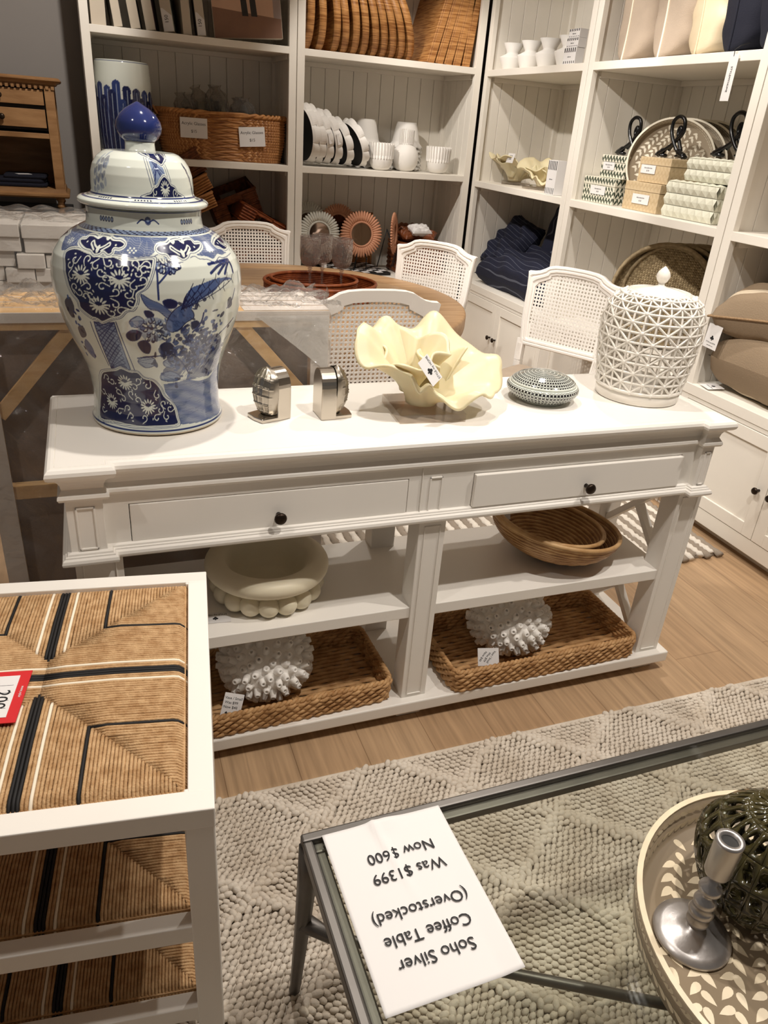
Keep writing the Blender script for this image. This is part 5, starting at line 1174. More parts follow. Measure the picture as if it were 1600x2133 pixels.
# ------------------------------------------------------------ on the glass coffee table
def teardrop(l, w): return [(l * (0.5 - .5 * cos(t)) - l / 2, w / 2 * sin(t) * (sin(t / 2) ** 1.3)) for t in [2 * pi * i / 14 for i in range(14)]]
def inlay_tray(label, loc, rad, h, group=None, body='inlay_body', leaf='inlay_leaf', seed=0, l=0.029):
    t = thing('inlay_tray', label, 'tray', loc, 0, group); rnd = random.Random(seed)
    MB().lathe([(0.0001, 0), (rad - .012, 0), (rad - .006, .004), (rad, h), (rad - .0075, h), (rad - .014, .010), (rad - .02, .007), (0.0001, .007)], 96).build('body', body, t)
    MB().lathe([(rad + .0006, h - .002), (rad + .0006, h + .0014), (rad - .008, h + .0014), (rad - .008, h - .002)], 96, cap=False, smooth=False).build('rim', leaf, t)
    m = MB()
    P = teardrop(l, l * .66); pit = l * 1.56; rows = int(2 * rad / pit) + 1; nn = int(2 * rad / (l * .9)) + 1
    for j in range(-rows, rows + 1):            # slanting vines with paired leaves
        for i in range(-nn, nn + 1):
            for sg in (-1, 1):
                an = sg * 0.72; u = i * l * .93 + (j % 2) * l * .45 + (l * .3 if sg > 0 else 0) + l * .56 * cos(an); v = j * pit + l * .54 * sin(an) + sg * l * .07
                x = u * cos(.85) - v * sin(.85); y = u * sin(.85) + v * cos(.85)
                if hypot(x, y) > rad - .022 - l * .42: continue
                aa = an + .85 + rnd.uniform(-.28, .28); x += rnd.uniform(-.0018, .0018); y += rnd.uniform(-.0018, .0018); s_ = rnd.uniform(.86, 1.0); zt = .0072 + rnd.uniform(0, .0004)
                m.prism([(x + s_ * (p[0] * cos(aa) - p[1] * sin(aa)), y + s_ * (p[0] * sin(aa) + p[1] * cos(aa))) for p in P], .0064, zt)
    nw = int(2 * pi * rad / (l * .62))
    for k in range(nw):
        for sg in (-1, 1):
            th = 2 * pi * (k + (.5 if sg > 0 else 0)) / nw
            for rr, s_, hs in ((rad - .0105, 1, -1), (rad - .0022, 1, 1)):
                V = []
                for p in P:
                    q = th + (p[0] * .75) / rad; zz = h * .52 + sg * h * .20 + p[1] * .8 + p[0] * .25 * sg
                    fr_ = (zz - .008) / h; rq = (rad - .0148 + .0064 * fr_) if hs < 0 else (rad - .0058 + .0058 * fr_ + .0006); V.append((rq * cos(q), rq * sin(q), zz))
                m.add(V, [tuple(range(len(V)))])
    m.build('leaf_inlay', leaf, t, fix=False); return t
M['inlay_body'] = mat('taupe_lacquer', S(142, 126, 104), 0.3, coat=.2, var=.06, vscale=9)
M['inlay_leaf'] = mat('bone_inlay', S(230, 214, 184), 0.3, coat=.2, var=.12, vscale=30)
inlay_tray('round bone inlay leaf tray on the glass coffee table', (0.912, 0.395, 0.4505), 0.268, 0.062, seed=3)
cs = thing('candlestick', 'silver turned candlestick standing in the bone inlay tray', 'candlestick', (0.757, 0.482, 0.4585))
MB().lathe([(0.0001, 0), (.056, 0), (.0575, .003), (.0565, .0065), (.045, .011), (.028, .016), (.014, .022), (.0095, .028)], 56).build('base', 'silver_b', cs)
MB().lathe([(.0095, .027), (.016, .034), (.0165, .041), (.011, .047), (.0165, .052), (.0185, .058), (.0165, .064), (.0095, .069), (.0155, .074), (.0168, .080), (.0150, .086), (.008, .091), (.0072, .097), (.0155, .104), (.0170, .109), (.0150, .114), (.0075, .119), (.0070, .140)], 40).build('stem', 'silver_b', cs)
MB().lathe([(.0070, .139), (.0165, .141), (.0185, .146), (.0195, .207), (.0195, .212), (.0125, .212), (.0122, .19)], 40, cap=False).build('candle_cup', 'silver_b', cs)
MB().lathe([(0.0001, .207), (.0124, .207)], 24, cap=False).build('cup_hollow_shade', 'black', cs)  # black disc just below the lip, painted shade of the hollow
lb = thing('lattice_ball', 'dark olive pierced ceramic ball in the bone inlay tray, behind the candlestick', 'ornament', (0.885, 0.503, 0.4585 + 0.099))
M['olive'] = mat('dark_olive_glaze', S(66, 60, 34), 0.1, coat=.6, var=.2, vscale=20)
m = MB(); RB = 0.099; NU, NV = 12, 7
def sp(u, v, r): a = 2 * pi * u / NU; b_ = pi * (v / NV - .5) * .96; return (r * cos(a) * cos(b_), r * sin(a) * cos(b_), r * sin(b_))
for j in range(NV):
    for i in range(NU):
        O = [];  # each cell: a square with two eye-shaped openings
        for half in (0, 1):
            c0_, c1_ = i + half * .5, i + half * .5 + .5
            E_ = [(c0_, j), ((c0_ + c1_) / 2, j), (c1_, j), (c1_, j + .5), (c1_, j + 1), ((c0_ + c1_) / 2, j + 1), (c0_, j + 1), (c0_, j + .5)]
            sl = (.10 if (i + j) % 2 else -.10)
            I_ = [((c0_ + c1_) / 2 + .19 * cos(a) + sl * sin(a), j + .5 + .36 * sin(a)) for a in [pi * 1.25 + k * pi / 4 for k in range(8)]]
            rr = lambda u, v: RB * (1 + .035 * max(abs(((u + .001) % 2) - 1) ** 4, abs((v % 2) - 1) ** 4))
            V = [sp(u, v, rr(u, v)) for u, v in E_] + [sp(u, v, RB * .975) for u, v in I_]
            m.add(V, [(k, (k + 1) % 8, 8 + (k + 1) % 8, 8 + k) for k in range(8)], 0, True)
m.build('shell', 'olive', lb, solid=0.005, fix=False)
# ------------------------------------------------------------ bookcase contents: shared builders
def stripe_mat(name, base, line, pitch=0.026, wdt=0.1, axis=2):
    m = bpy.data.materials.new(name); m.use_nodes = True; nt = m.node_tree; N = nt.nodes; L = nt.links; b = N['Principled BSDF']; b.inputs['Roughness'].default_value = .9
    tc = N.new('ShaderNodeTexCoord'); sp_ = N.new('ShaderNodeSeparateXYZ'); L.new(tc.outputs['Object'], sp_.inputs[0])
    d = N.new('ShaderNodeMath'); d.operation = 'DIVIDE'; d.inputs[1].default_value = pitch; L.new(sp_.outputs[axis], d.inputs[0])
    f = N.new('ShaderNodeMath'); f.operation = 'FRACT'; L.new(d.outputs[0], f.inputs[0])
    c = N.new('ShaderNodeMath'); c.operation = 'LESS_THAN'; c.inputs[1].default_value = wdt; L.new(f.outputs[0], c.inputs[0])
    mx = N.new('ShaderNodeMix'); mx.data_type = 'RGBA'; mx.inputs[6].default_value = base; mx.inputs[7].default_value = line
    L.new(c.outputs[0], mx.inputs[0]); L.new(mx.outputs[2], b.inputs['Base Color'])
    n2 = N.new('ShaderNodeTexNoise'); n2.inputs['Scale'].default_value = 220; L.new(tc.outputs['Object'], n2.inputs['Vector']); bp = N.new('ShaderNodeBump'); bp.inputs['Strength'].default_value = .5; bp.inputs['Distance'].default_value = .003
    L.new(n2.outputs['Fac'], bp.inputs['Height']); L.new(bp.outputs['Normal'], b.inputs['Normal']); return m
M['navy_stripe'] = stripe_mat('navy_pinstripe_fabric', S(18, 22, 44), S(88, 92, 106), 0.026, 0.07)
M['linen_stripe'] = stripe_mat('brown_linen_with_stripes', S(140, 121, 98), S(200, 184, 160), 0.19, 0.15, 1)
def cushion_mb(w, h, t, seed=0, wr=0.006, ex=.42):
    rnd = random.Random(seed); ph = [rnd.uniform(0, 6) for _ in range(6)]; m = MB(); n = 34
    def side(sg):
        def f(u, v):
            a = u * 2 - 1; b = v * 2 - 1
            e = max(0, (1 - abs(a) ** 4) * (1 - abs(b) ** 4)) ** ex
            x = a * w / 2 * (1 - .07 * (1 - b * b) * abs(a) ** 3); y = b * h / 2 * (1 - .07 * (1 - a * a) * abs(b) ** 3)
            k = wr * (sin(7 * a + 5 * b + ph[0]) + sin(11 * b - 4 * a + ph[1]) + .7 * sin(17 * a * b + ph[2])) * e
            return (x, y, sg * (t / 2 * e) + k)
        return f
    m.grid(side(1), n, n); m.grid(side(-1), n, n); return m
def edge_loop(w, h, n=24):
    P = []
    for q in range(4 * n):
        s_ = q // n; u = (q % n) / n * 2 - 1
        a, b = ((u, -1), (1, u), (-u, 1), (-1, -u))[s_]
        P.append((a * w / 2 * (1 - .07 * (1 - b * b)), b * h / 2 * (1 - .07 * (1 - a * a)), 0))
    return P
def cushion(name, label, mtx, w, h, t, m, piping=None, seed=0, group=None, wr=0.006, ex=.42):
    r = thing(name, label, 'cushion', mtx.translation, 0, group); r.rotation_euler = mtx.to_euler()
    cushion_mb(w, h, t, seed, wr, ex).build('cover', m, r)
    if piping: MB().tube(edge_loop(w * 1.005, h * 1.005), 0.005, 6, closed=True).build('piping', piping, r)
    return r
def P3(x, y, z): return Matrix.Translation((x, y, z))
RX = lambda d: Matrix.Rotation(radians(d), 4, 'X')
RY = lambda d: Matrix.Rotation(radians(d), 4, 'Y')
RZ = lambda d: Matrix.Rotation(radians(d), 4, 'Z')
def place(t, mtx): t.location = mtx.translation; t.rotation_euler = mtx.to_euler(); return t
EP = 0.001
# ------------------------------------------------------------ first bookcase, top shelf: canvases on edge
zt = 1.885 + EP
def art(label, x, y, lean, yaw, h, d, th, face, writing=None):
    t = thing('canvas_print', label, 'canvas', (0, 0, 0), 0, 'canvas prints standing on the top shelf')
    MB().box(0, 0, 0, th, d, h).build('edge', 'art_edge', t, bevel=0.002)
    MB().box(th, 0.004, 0.004, th + .0015, d - .004, h - .004).build('picture', face, t)
    if writing:
        MB().prism([(0.002, 0.004), (th - .002, 0.004), (th - .002, .075), (.012, .11), (.002, .11)], 0, .0008, Matrix(((1, 0, 0, 0), (0, 0, 1, -.001), (0, 1, 0, 0), (0, 0, 0, 1)))).build('sticker', 'paper', t)
        text_mesh('lettering', writing, 0.026, Matrix.Translation((th * .45, -.0014, .06)) @ RX(90) @ RZ(90), 'ink', t)
    return place(t, P3(x, y, zt) @ RZ(yaw) @ RY(lean))
M['art_edge'] = mat('raw_canvas_edge', S(196, 184, 166), 0.75)
M['art_dark'] = mat('charcoal_print', S(46, 42, 40), 0.6); M['art_plum'] = mat('plum_print', S(96, 72, 80), 0.6); M['art_teal'] = mat('grey_teal_print', S(112, 122, 122), 0.6)
art('dark canvas at the far left of the top shelf', 0.118, 4.93, 0, 0, .46, .36, .075, 'art_dark')
art('pale-edged canvas on the top shelf beside the darkest one', 0.232, 4.93, -7, 0, .46, .36, .044, 'art_dark')
art('canvas with plain cream edge and charcoal face, third on the top shelf', 0.318, 4.935, -8, -6, .5, .36, .050, 'art_dark')
art('canvas with small handwritten mark and plum face on the top shelf', 0.396, 4.935, -8, -9, .5, .36, .050, 'art_plum')
art('canvas with handwritten price on its edge and grey teal face', 0.490, 4.935, -8, -10, .5, .36, .056, 'art_teal', '150')
art('slim canvas edge on the top shelf, left of the white price sticker', 0.592, 4.93, -4, 0, .52, .36, .046, 'art_teal')
art('canvas with white price sticker on its edge beside the desert painting', 0.668, 4.93, -6, -6, .5, .36, .048, 'art_dark', '150')
pt = thing('painting', 'large canvas painting of a peach building with two dark windows', 'painting', (0, 0, 0))
MB().box(0, 0, 0, .385, .045, .5).build('edge', 'art_edge', pt, bevel=.002)
M['peach'] = mat('peach_paint', S(206, 168, 142), 0.6, var=.1, vscale=5); M['umber'] = mat('umber_paint', S(140, 104, 84), 0.6, var=.2, vscale=7); M['dusk'] = mat('dusk_paint', S(160, 142, 136), 0.6)
pc = MB(); y_ = -.0012
pc.add([(.003, y_, .003), (.382, y_, .003), (.382, y_, .095), (.003, y_, .15)], [(0, 1, 2, 3)], 1); pc.add([(.003, y_, .15), (.34, y_, .10), (.34, y_, .24), (.18, y_, .40), (.003, y_, .46)], [(0, 1, 2, 3, 4)], 0)
pc.add([(.34, y_, .10), (.382, y_, .095), (.382, y_, .497), (.003, y_, .497), (.003, y_, .46), (.18, y_, .40), (.34, y_, .24)], [tuple(range(7))], 2)
for x in (.165, .215): pc.add([(x, y_ - .0005, .115 - x * .04), (x + .034, y_ - .0005, .113 - x * .04), (x + .026, y_ - .0005, .22), (x - .006, y_ - .0005, .225)], [(0, 1, 2, 3)], 3)
pc.build('picture', ['peach', 'umber', 'dusk', 'art_dark'], pt); place(pt, P3(0.765, 4.955, zt) @ RZ(-4) @ RY(-5) @ RX(-3))
# ------------------------------------------------------------ first bookcase, middle shelf
zm = 1.265 + EP
dr = thing('garden_stool', 'blue and white ceramic drum stool with feather leaves on the shelf', 'stool', (0.262, 5.085, zm))
def drum_paint(p):
    rnd = random.Random(9)
    for row in range(2):
        for k in range(18):
            x = -48 + k * 5.42 + (row % 2) * 2.7; top = (35 - row * 5) + rnd.uniform(-2.5, 2.5)
            p.poly([(x - 2.3, 2), (x + 2.3, 2), (x + 2.2, top - 4)] + [(x + 2.3 * cos(a), top - 2 + 2.2 * sin(a)) for a in [pi * i / 6 for i in range(7)]] + [(x - 2.2, top - 4)], rnd.choice([DKB, LNB, S(44, 58, 108)[:3]]))
            p.line([(x - .2, 3), (x + .3, top - 2)], .34, S(170, 180, 192)[:3], .8)
            for q in range(12): p.line([(x, 4 + q * 2.4), (x + (1.6 if q % 2 else -1.6), 5.4 + q * 2.4)], .2, MDB, .35)
    y = p.Y; p.C[(y > 46.2) & (y < 46.5)] = LNB; p.C[(y < 1.6)] = PWH
TD = np.linspace(-pi, pi, 260, endpoint=False)
painted_lathe('body', [(.142, 0), (.146, .01), (.154, .1), (.157, .22), (.154, .36), (.148, .44), (.147, .462), (.140, .470), (.10, .474), (.0005, .475)], TD, 15.5, drum_paint, 'porcelain', dr, 150, PWH)
bk = thing('basket', 'herringbone woven brown basket with two paper price labels', 'basket', (0.815, 5.115, zm))
m = MB(); LX, LY, HB = .372, .15, .245
def bpos(s_, z):
    k = .93 + .07 * min(1, z / .12); n_ = 5.0; a = 2 * pi * s_; c, d = cos(a), sin(a)
    return (LX * k * math.copysign(abs(c) ** (2 / n_), c), LY * k * math.copysign(abs(d) ** (2 / n_), d), z)
ns = 150; nr_ = 17
for j in range(nr_):       # slanted weave strips, direction alternating by row
    z0, z1 = HB * j / nr_, HB * (j + 1) / nr_
    for i in range(ns):
        s0 = i / ns; sh_ = (.5 if j % 2 else -.5) / ns; P = [bpos(s0, z0), bpos(s0 + .92 / ns, z0), bpos(s0 + .92 / ns + sh_, z1), bpos(s0 + sh_, z1)]
        c_ = [sum(p[q] for p in P) / 4 for q in range(3)]; rr = hypot(c_[0], c_[1]); c_[0] *= 1 + .006 / rr; c_[1] *= 1 + .006 / rr
        m.add(P + [tuple(c_)], [(0, 1, 4), (1, 2, 4), (2, 3, 4), (3, 0, 4)], (i + j) % 2)
m.grid(lambda u, v: tuple(a * (.985 if q < 2 else 1) for q, a in enumerate(bpos(u, v * HB))), 80, 8, wrap=True)
m.add([bpos(i / 60, 0.004) for i in range(60)], [tuple(range(60))])
M['rattan_l'] = mat('golden_rattan', S(196, 140, 82), 0.5, col2=S(160, 104, 54), vscale=30)
m.build('body', ['rattan', 'rattan_l'], bk, fix=False)
rm = MB()
for ply in (0, 1):
    rm.tube([tuple(np.array(bpos(i / 260, HB + .004 + .006 * sin(i * .6 + ply * pi))) * np.array([1 + .02 * cos(i * .6 + ply * pi), 1 + .03 * cos(i * .6 + ply * pi), 1])) for i in range(260)], .009, 6, closed=True)
rm.build('rim', 'rattan_l', bk, fix=False)
for sx in (-1, 1):
    MB().tube([(sx * (LX + .004 + .03 * sin(pi * i / 12)), .06 * cos(pi * i / 12) - .02, HB - .02 + .045 * sin(pi * i / 12)) for i in range(13)], .008, 6).build('handle', 'rattan_l', bk)
for x, a, z_ in ((-.185, 0, .165), (.155, 4, .14)):
    mt = Matrix.Translation((x, -LY - .012, z_)) @ RZ(0) @ RX(90) @ RZ(a)
    card('price_label', '', mt, .155, .105, [('Acrylic Glasses', 0, .022, .0225, 0), ('$15', 0, -.018, .022, 0)], parent=bk)
for k in range(8):
    r_ = random.Random(k); x = .60 + k * .056 + r_.uniform(-.01, .01); y = 5.09 + r_.uniform(-.05, .05)
    t = thing('wrapped_glass', 'clear acrylic glass in cellophane heaped in the herringbone basket', 'glass', (x, y, zm + .16 + (.05 if k in (2, 3, 4) else 0)), 0, 'cellophane wrapped glasses in the basket')
    t.rotation_euler = (r_.uniform(-.3, .3), r_.uniform(-.3, .3), 0)
    MB().lathe([(.0001, 0), (.028, 0), (.036, .11), (.0345, .11), (.027, .004), (.0001, .004)], 20).build('tumbler', 'glass', t)
    def bag(u, v):
        a = 2 * pi * u; q = 1 + .16 * sin(5 * a + k) * sin(9 * v + k) + .1 * sin(11 * a + 7 * v); r = (.046 * min(1, v * 6) if v < .72 else .046 * max(.15, 1 - (v - .72) * 3.2) + (.03 * max(0, v - .9) * 8)) * q
        return (r * cos(a), r * sin(a), -.004 + .19 * v)
    MB().grid(bag, 36, 22, wrap=True).build('cellophane', 'film_s', t, fix=False)
# ------------------------------------------------------------ first bookcase, bottom shelf: handled trays
zl = 0.61 + EP
def slot_tray(label, mtx, w, d, h, m='rattan_d'):
    t = thing('handled_tray', label, 'tray', (0, 0, 0), 0, 'dark woven trays with cut handles'); b = MB()
    b.box(-w / 2, -d / 2, 0, w / 2, d / 2, .012); 
    for x in (-w / 2, w / 2 - .014): b.box(x, -d / 2, .012, x + .014, d / 2, h)
    for y in (-d / 2, d / 2 - .016): b.box(-w / 2 + .014, y, .012, -.055, y + .016, h); b.box(.055, y, .012, w / 2 - .014, y + .016, h); b.box(-.055, y, .012, .055, y + .016, h * .36); b.box(-.055, y, h * .78, .055, y + .016, h)
    b.build('body', m, t, bevel=.003)
    w_ = MB()
    for k in range(5):
        z = .012 + (k + .5) * (h - .012) / 5
        for y in (-d / 2 - .002,):
            for x0, x1 in ((-w / 2, -.055), (.055, w / 2)): w_.tube([(x0 + (x1 - x0) * i / 8, y, z) for i in range(9)], [.0058 * (1 + .2 * (i % 2)) for i in range(9)], 6)
    w_.tube([(-w / 2, -d / 2, h), (w / 2, -d / 2, h), (w / 2, d / 2, h), (-w / 2, d / 2, h)], .009, 6, closed=True)
    w_.build('weave', m, t); return place(t, mtx)
slot_tray('flat dark woven tray at the bottom of the left heap behind the chair', P3(.50, 5.12, zl), .40, .36, .12)
slot_tray('second flat dark woven tray in the heap behind the chair', P3(.51, 5.12, zl + .125), .38, .36, .11)
slot_tray('dark woven tray tipped up on the heap, lowest slanted one', P3(.60, 5.11, zl + .335) @ RY(-24), .34, .34, .085, 'rattan')
slot_tray('tan woven tray with open handle slot, slanted in the middle of the heap', P3(.58, 5.10, zl + .425) @ RY(-29), .34, .34, .085, 'rattan')
slot_tray('dark brown woven tray topmost on the slanted heap', P3(.555, 5.13, zl + .515) @ RY(-31), .34, .34, .13)
slot_tray('flat dark woven tray on the right of the bottom shelf', P3(.98, 5.12, zl), .36, .36, .16)
slot_tray('slanted reddish woven tray with handle on the right heap', P3(1.005, 5.09, zl + .27) @ RY(26), .30, .32, .10, 'tray_red')
slot_tray('very dark woven tray leaning behind the reddish one', P3(.93, 5.22, zl + .30) @ RY(-22) @ RX(12), .30, .22, .19)

# ------------------------------------------------------------ second bookcase, top shelf: rattan trays on edge
def round_tray(label, x, lean, R=.235, th=.043):
    t = thing('rattan_tray', label, 'tray', (0, 0, 0), 0, 'rattan trays standing on edge, top shelf'); m = MB()
    m.lathe([(R - .012, -th / 2), (R, -th / 2), (R + .002, 0), (R, th / 2), (R - .012, th / 2), (R - .012, -th / 2 + .012), (0.0001, -th / 2 + .012)], 64, cap=False); m.lathe([(0.0001, -th / 2), (R, -th / 2)], 64, cap=False)
    m.build('body', 'wrapped_rattan', t); return place(t, P3(x, 5.175, zt) @ RY(lean) @ P3(0, 0, R + .003) @ RY(90))
def square_tray(label, x, lean, w=.44, th=.05):
    t = thing('rattan_tray', label, 'tray', (0, 0, 0), 0, 'rattan trays standing on edge, top shelf'); m = MB()
    m.box(-th / 2, -w / 2, 0, -th / 2 + .012, w / 2, w); 
    for a in ((-w / 2, 0, -w / 2 + .014, w), (w / 2 - .014, 0, w / 2, w)): m.box(-th / 2 + .012, a[0], a[1], th / 2, a[2], a[3])
    m.box(-th / 2 + .012, -w / 2 + .014, 0, th / 2, w / 2 - .014, .014); m.box(-th / 2 + .012, -w / 2 + .014, w - .014, th / 2, w / 2 - .014, w)
    m.build('body', 'wrapped_rattan', t, bevel=.003); return place(t, P3(x, 5.16, zt) @ RY(lean))
def wrapped():
    m = bpy.data.materials.new('wrapped_rattan_strips'); m.use_nodes = True; nt = m.node_tree; N = nt.nodes; L = nt.links; b = N['Principled BSDF']; b.inputs['Roughness'].default_value = .5
    tc = N.new('ShaderNodeTexCoord'); ge = N.new('ShaderNodeNewGeometry'); mp = N.new('ShaderNodeMapping'); mp.inputs['Scale'].default_value = (8, 8, 150); L.new(ge.outputs['Position'], mp.inputs['Vector'])
    n = N.new('ShaderNodeTexNoise'); n.inputs['Scale'].default_value = 1.0; n.inputs['Detail'].default_value = 3; L.new(mp.outputs['Vector'], n.inputs['Vector'])
    r = N.new('ShaderNodeValToRGB'); r.color_ramp.elements[0].position = .36; r.color_ramp.elements[0].color = S(140, 88, 40); r.color_ramp.elements[1].position = .6; r.color_ramp.elements[1].color = S(196, 142, 84)
    L.new(n.outputs['Fac'], r.inputs['Fac']); L.new(r.outputs['Color'], b.inputs['Base Color'])
    bp = N.new('ShaderNodeBump'); bp.inputs['Strength'].default_value = .5; bp.inputs['Distance'].default_value = .004; L.new(n.outputs['Fac'], bp.inputs['Height']); L.new(bp.outputs['Normal'], b.inputs['Normal']); return m
M['wrapped_rattan'] = wrapped()
ORD = ['first', 'second', 'third', 'fourth', 'fifth', 'sixth', 'seventh', 'eighth', 'ninth', 'tenth', 'eleventh']
for k, (x, ln) in enumerate(((1.325, -3), (1.405, -6), (1.50, -9), (1.56, -12), (1.625, -12), (1.685, -13), (1.755, -16), (1.815, -18), (1.875, -20), (1.935, -22), (1.995, -23))):
    round_tray('round rattan tray standing on edge, %s from the left on the top shelf' % ORD[k], x, ln)
for k, (x, ln) in enumerate(((2.075, 15), (2.135, 14), (2.195, 12.5), (2.255, 10), (2.32, 5.5))):
    square_tray('square rattan tray leaning right, %s after the round trays' % ORD[k], x, ln)
# ------------------------------------------------------------ second bookcase, middle shelf: white tableware
def scallop(R, n=10, dp=.085):
    P = []
    for k in range(n * 10):
        a = 2 * pi * k / (n * 10); P.append((R * (1 - dp + dp * abs(sin(n * a / 2)) ** .7) * cos(a), R * (1 - dp + dp * abs(sin(n * a / 2)) ** .7) * sin(a)))
    return P
def scallop_tray(label, x, lean, R, lab=False, yaw=15):
    t = thing('scalloped_tray', label, 'tray', (0, 0, 0), 0, 'white scalloped trays leaning on the shelf'); m = MB(); P = scallop(R); Q = [(a * .95, b * .95) for a, b in P]; n = len(P)
    cr = [(R * .87 * cos(2 * pi * i / n), R * .87 * sin(2 * pi * i / n)) for i in range(n)]
    m.rings([[(a, b, -.022) for a, b in cr], [(a * .55 + c * .45, b * .55 + d * .45, -.008) for (a, b), (c, d) in zip(cr, P)], [(a, b, .020) for a, b in P], [(a * .975, b * .975, .020) for a, b in P], [(a * .95, b * .95, -.014) for a, b in cr]], cap=False)
    m.build('flared_wall', 'matte_white', t)
    MB().prism(cr, -.0225, -.015).build('dark_base', 'black', t)
    if lab: MB().box(-.03, -R * .94, -.012, .03, -R * .915, .02).build('price_label', 'paper', t)
    return place(t, P3(x, 5.06 , zm) @ RZ(yaw) @ RY(lean) @ P3(0, 0, R + .004) @ RY(90))
for k, (x, ln, R, lb_) in enumerate(((1.335, -8, .175, 0), (1.385, -12, .175, 0), (1.44, -14, .165, 1), (1.50, -16, .165, 1), (1.585, -20, .150, 0), (1.69, -23, .150, 0))):
    scallop_tray('white scalloped tray, %s from the left in the leaning row' % ORD[k], x, ln, R, lb_)
def wavy_bowl(first):
    t = thing('scalloped_bowl', 'white wavy-rimmed bowl upside down in a stack behind the ribbed pots', 'bowl', (0, 0, 0), 0, 'upside down white bowls in two stacks')
    def f(u, v):
        a = 2 * pi * u; r = .062 + (.036) * v ** .8; z = .15 * (1 - v)
        if v > .8: r += .018 * (v - .8) * 5; z += .006 * sin(12 * a) * (v - .8) * 5
        return (r * cos(a), r * sin(a), z + .006)
    MB().grid(f, 96, 16, wrap=True).build('wall', 'matte_white', t, solid=.004)
    MB().lathe([(.0001, .156), (.062, .156)], 32, cap=False).build('foot', 'matte_white', t, solid=.003); return t
wb = wavy_bowl(True); used_ = False
for x, y, nb_ in ((1.775, 5.235, 6), (2.075, 5.25, 6)):
    for k in range(nb_):
        o = wb if not used_ else dup(wb); used_ = True; o.location = (x, y, zm + k * .0262); o.rotation_euler = (0, 0, k * .26)
def ribbed_pot(label, x, y, vase=False):
    t = thing('ribbed_vase' if vase else 'ribbed_pot', label, 'vase' if vase else 'pot', (x, y, zm), 0, 'white ribbed pots'); m = MB(); n = 26
    def ribs(r0, r1, z0, z1):
        for k in range(n):
            a = 2 * pi * k / n; m.bar((r0 * cos(a), r0 * sin(a), z0), (r1 * cos(a), r1 * sin(a), z1), .0055 if not vase else .004, .012, up=(cos(a), sin(a), 0))
        m.lathe([(r0 - .004, z0 + .002), (r1 - .004, z1 - .001), (r1 - .009, z1 - .001), (r0 - .009, z0 + .002)], 40, cap=False)
    if not vase:
        MB().lathe([(.0001, 0), (.040, 0), (.058, .012), (.070, .034), (.074, .058), (.074, .085), (.069, .085), (.068, .05), (.04, .01), (.0001, .008)], 40).build('body', 'matte_white', t); ribs(.074, .078, .070, .160); m.build('ribbed_collar', 'matte_white', t)
    else:
        MB().lathe([(.0001, 0), (.045, 0), (.066, .015), (.082, .045), (.087, .082), (.080, .118), (.062, .145), (.044, .158), (.040, .168)], 48).build('body', 'matte_white', t); ribs(.043, .045, .160, .248); m.build('ribbed_neck', 'matte_white', t)
    return t
ribbed_pot('white ribbed pot on the shelf, left of the round ribbed vase', 1.815, 5.00)
ribbed_pot('round white vase with tall ribbed neck between two ribbed pots', 2.005, 5.06, True)
ribbed_pot('white ribbed pot on the shelf, right of the round ribbed vase', 2.225, 5.02)
# ------------------------------------------------------------ second bookcase, bottom shelf: sunburst mirrors
def sun_mirror(label, mtx, R, m, stand=True):
    t = thing('sunburst_mirror', label, 'mirror', (0, 0, 0), 0, 'sunburst frame mirrors on easels'); r = MB(); n = 44
    for k in range(n):
        a = 2 * pi * k / n; d = Vector((cos(a), 0, sin(a))); w = .0082
        r.tube([d * (R * .52) + Vector((0, .002, 0)), d * (R * .7) + Vector((0, -.004, 0)), d * (R * .92), d * R], [w * .9, w * 1.15, w * 1.05, w * .5], 6)
    r.tube([(R * .52 * cos(a), -.004, R * .52 * sin(a)) for a in [2 * pi * i / 40 for i in range(40)]], .007, 6, closed=True); r.tube([(R * .74 * cos(a), -.005, R * .74 * sin(a)) for a in [2 * pi * i / 40 for i in range(40)]], .005, 6, closed=True)
    r.build('rays', m, t, fix=False)
    MB().lathe([(.0001, 0), (R * .53, 0)], 40, cap=False).xf(RX(90)).build('mirror_glass', 'mirror', t)
    if stand:
        e = MB()
        for sx in (-1, 1): e.tube([(sx * .035, -.012, -R * .96), (sx * .015, .02, -R * .4), (0, .05, R * .2)], .0035, 6); e.tube([(sx * .035, -.03, -R - .01), (sx * .035, -.012, -R * .96), (sx * .045, .015, -R - .088)], .0035, 6)
        e.tube([(0, .05, R * .2), (0, .12, -R - .088)], .0035, 6); e.build('easel', 'black', t)
    return place(t, mtx)
M['whitewash'] = mat('whitewashed_wood', S(208, 206, 196), 0.6, var=.12, vscale=40)
sun_mirror('whitewashed sunburst mirror behind the goblets', P3(1.425, 5.03, .86) @ RX(-6), .142, 'whitewash')
sun_mirror('blush sunburst mirror facing us, right of the whitewashed one', P3(1.715, 5.02, .865) @ RX(-6), .148, 'terracotta')
sun_mirror('blush sunburst mirror turned nearly edge-on', P3(1.955, 5.03, .875) @ RZ(60) @ RX(-4), .135, 'terracotta')
sun_mirror('dull sunburst mirror in the back row at left', P3(1.40, 5.24, .90) @ RX(-6), .135, 'whitewash')
sun_mirror('blush sunburst mirror in the back row, half hidden', P3(1.62, 5.25, .895) @ RX(-6), .135, 'terracotta')
wt = thing('wooden_tray', 'brown wooden tray leaning upright behind the sunburst mirrors', 'tray', (0, 0, 0)); m = MB(); m.box(-.2, 0, 0, .2, .012, .36)
for a in ((-.2, 0, -.185, .36), (.185, 0, .2, .36)): m.box(a[0], -.04, a[1], a[2], 0, a[3])
m.box(-.185, -.04, 0, .185, 0, .015); m.box(-.185, -.04, .345, .185, 0, .36); m.build('body', 'rattan', wt, bevel=.003); place(wt, P3(1.70, 5.335, zl) @ RX(-5))
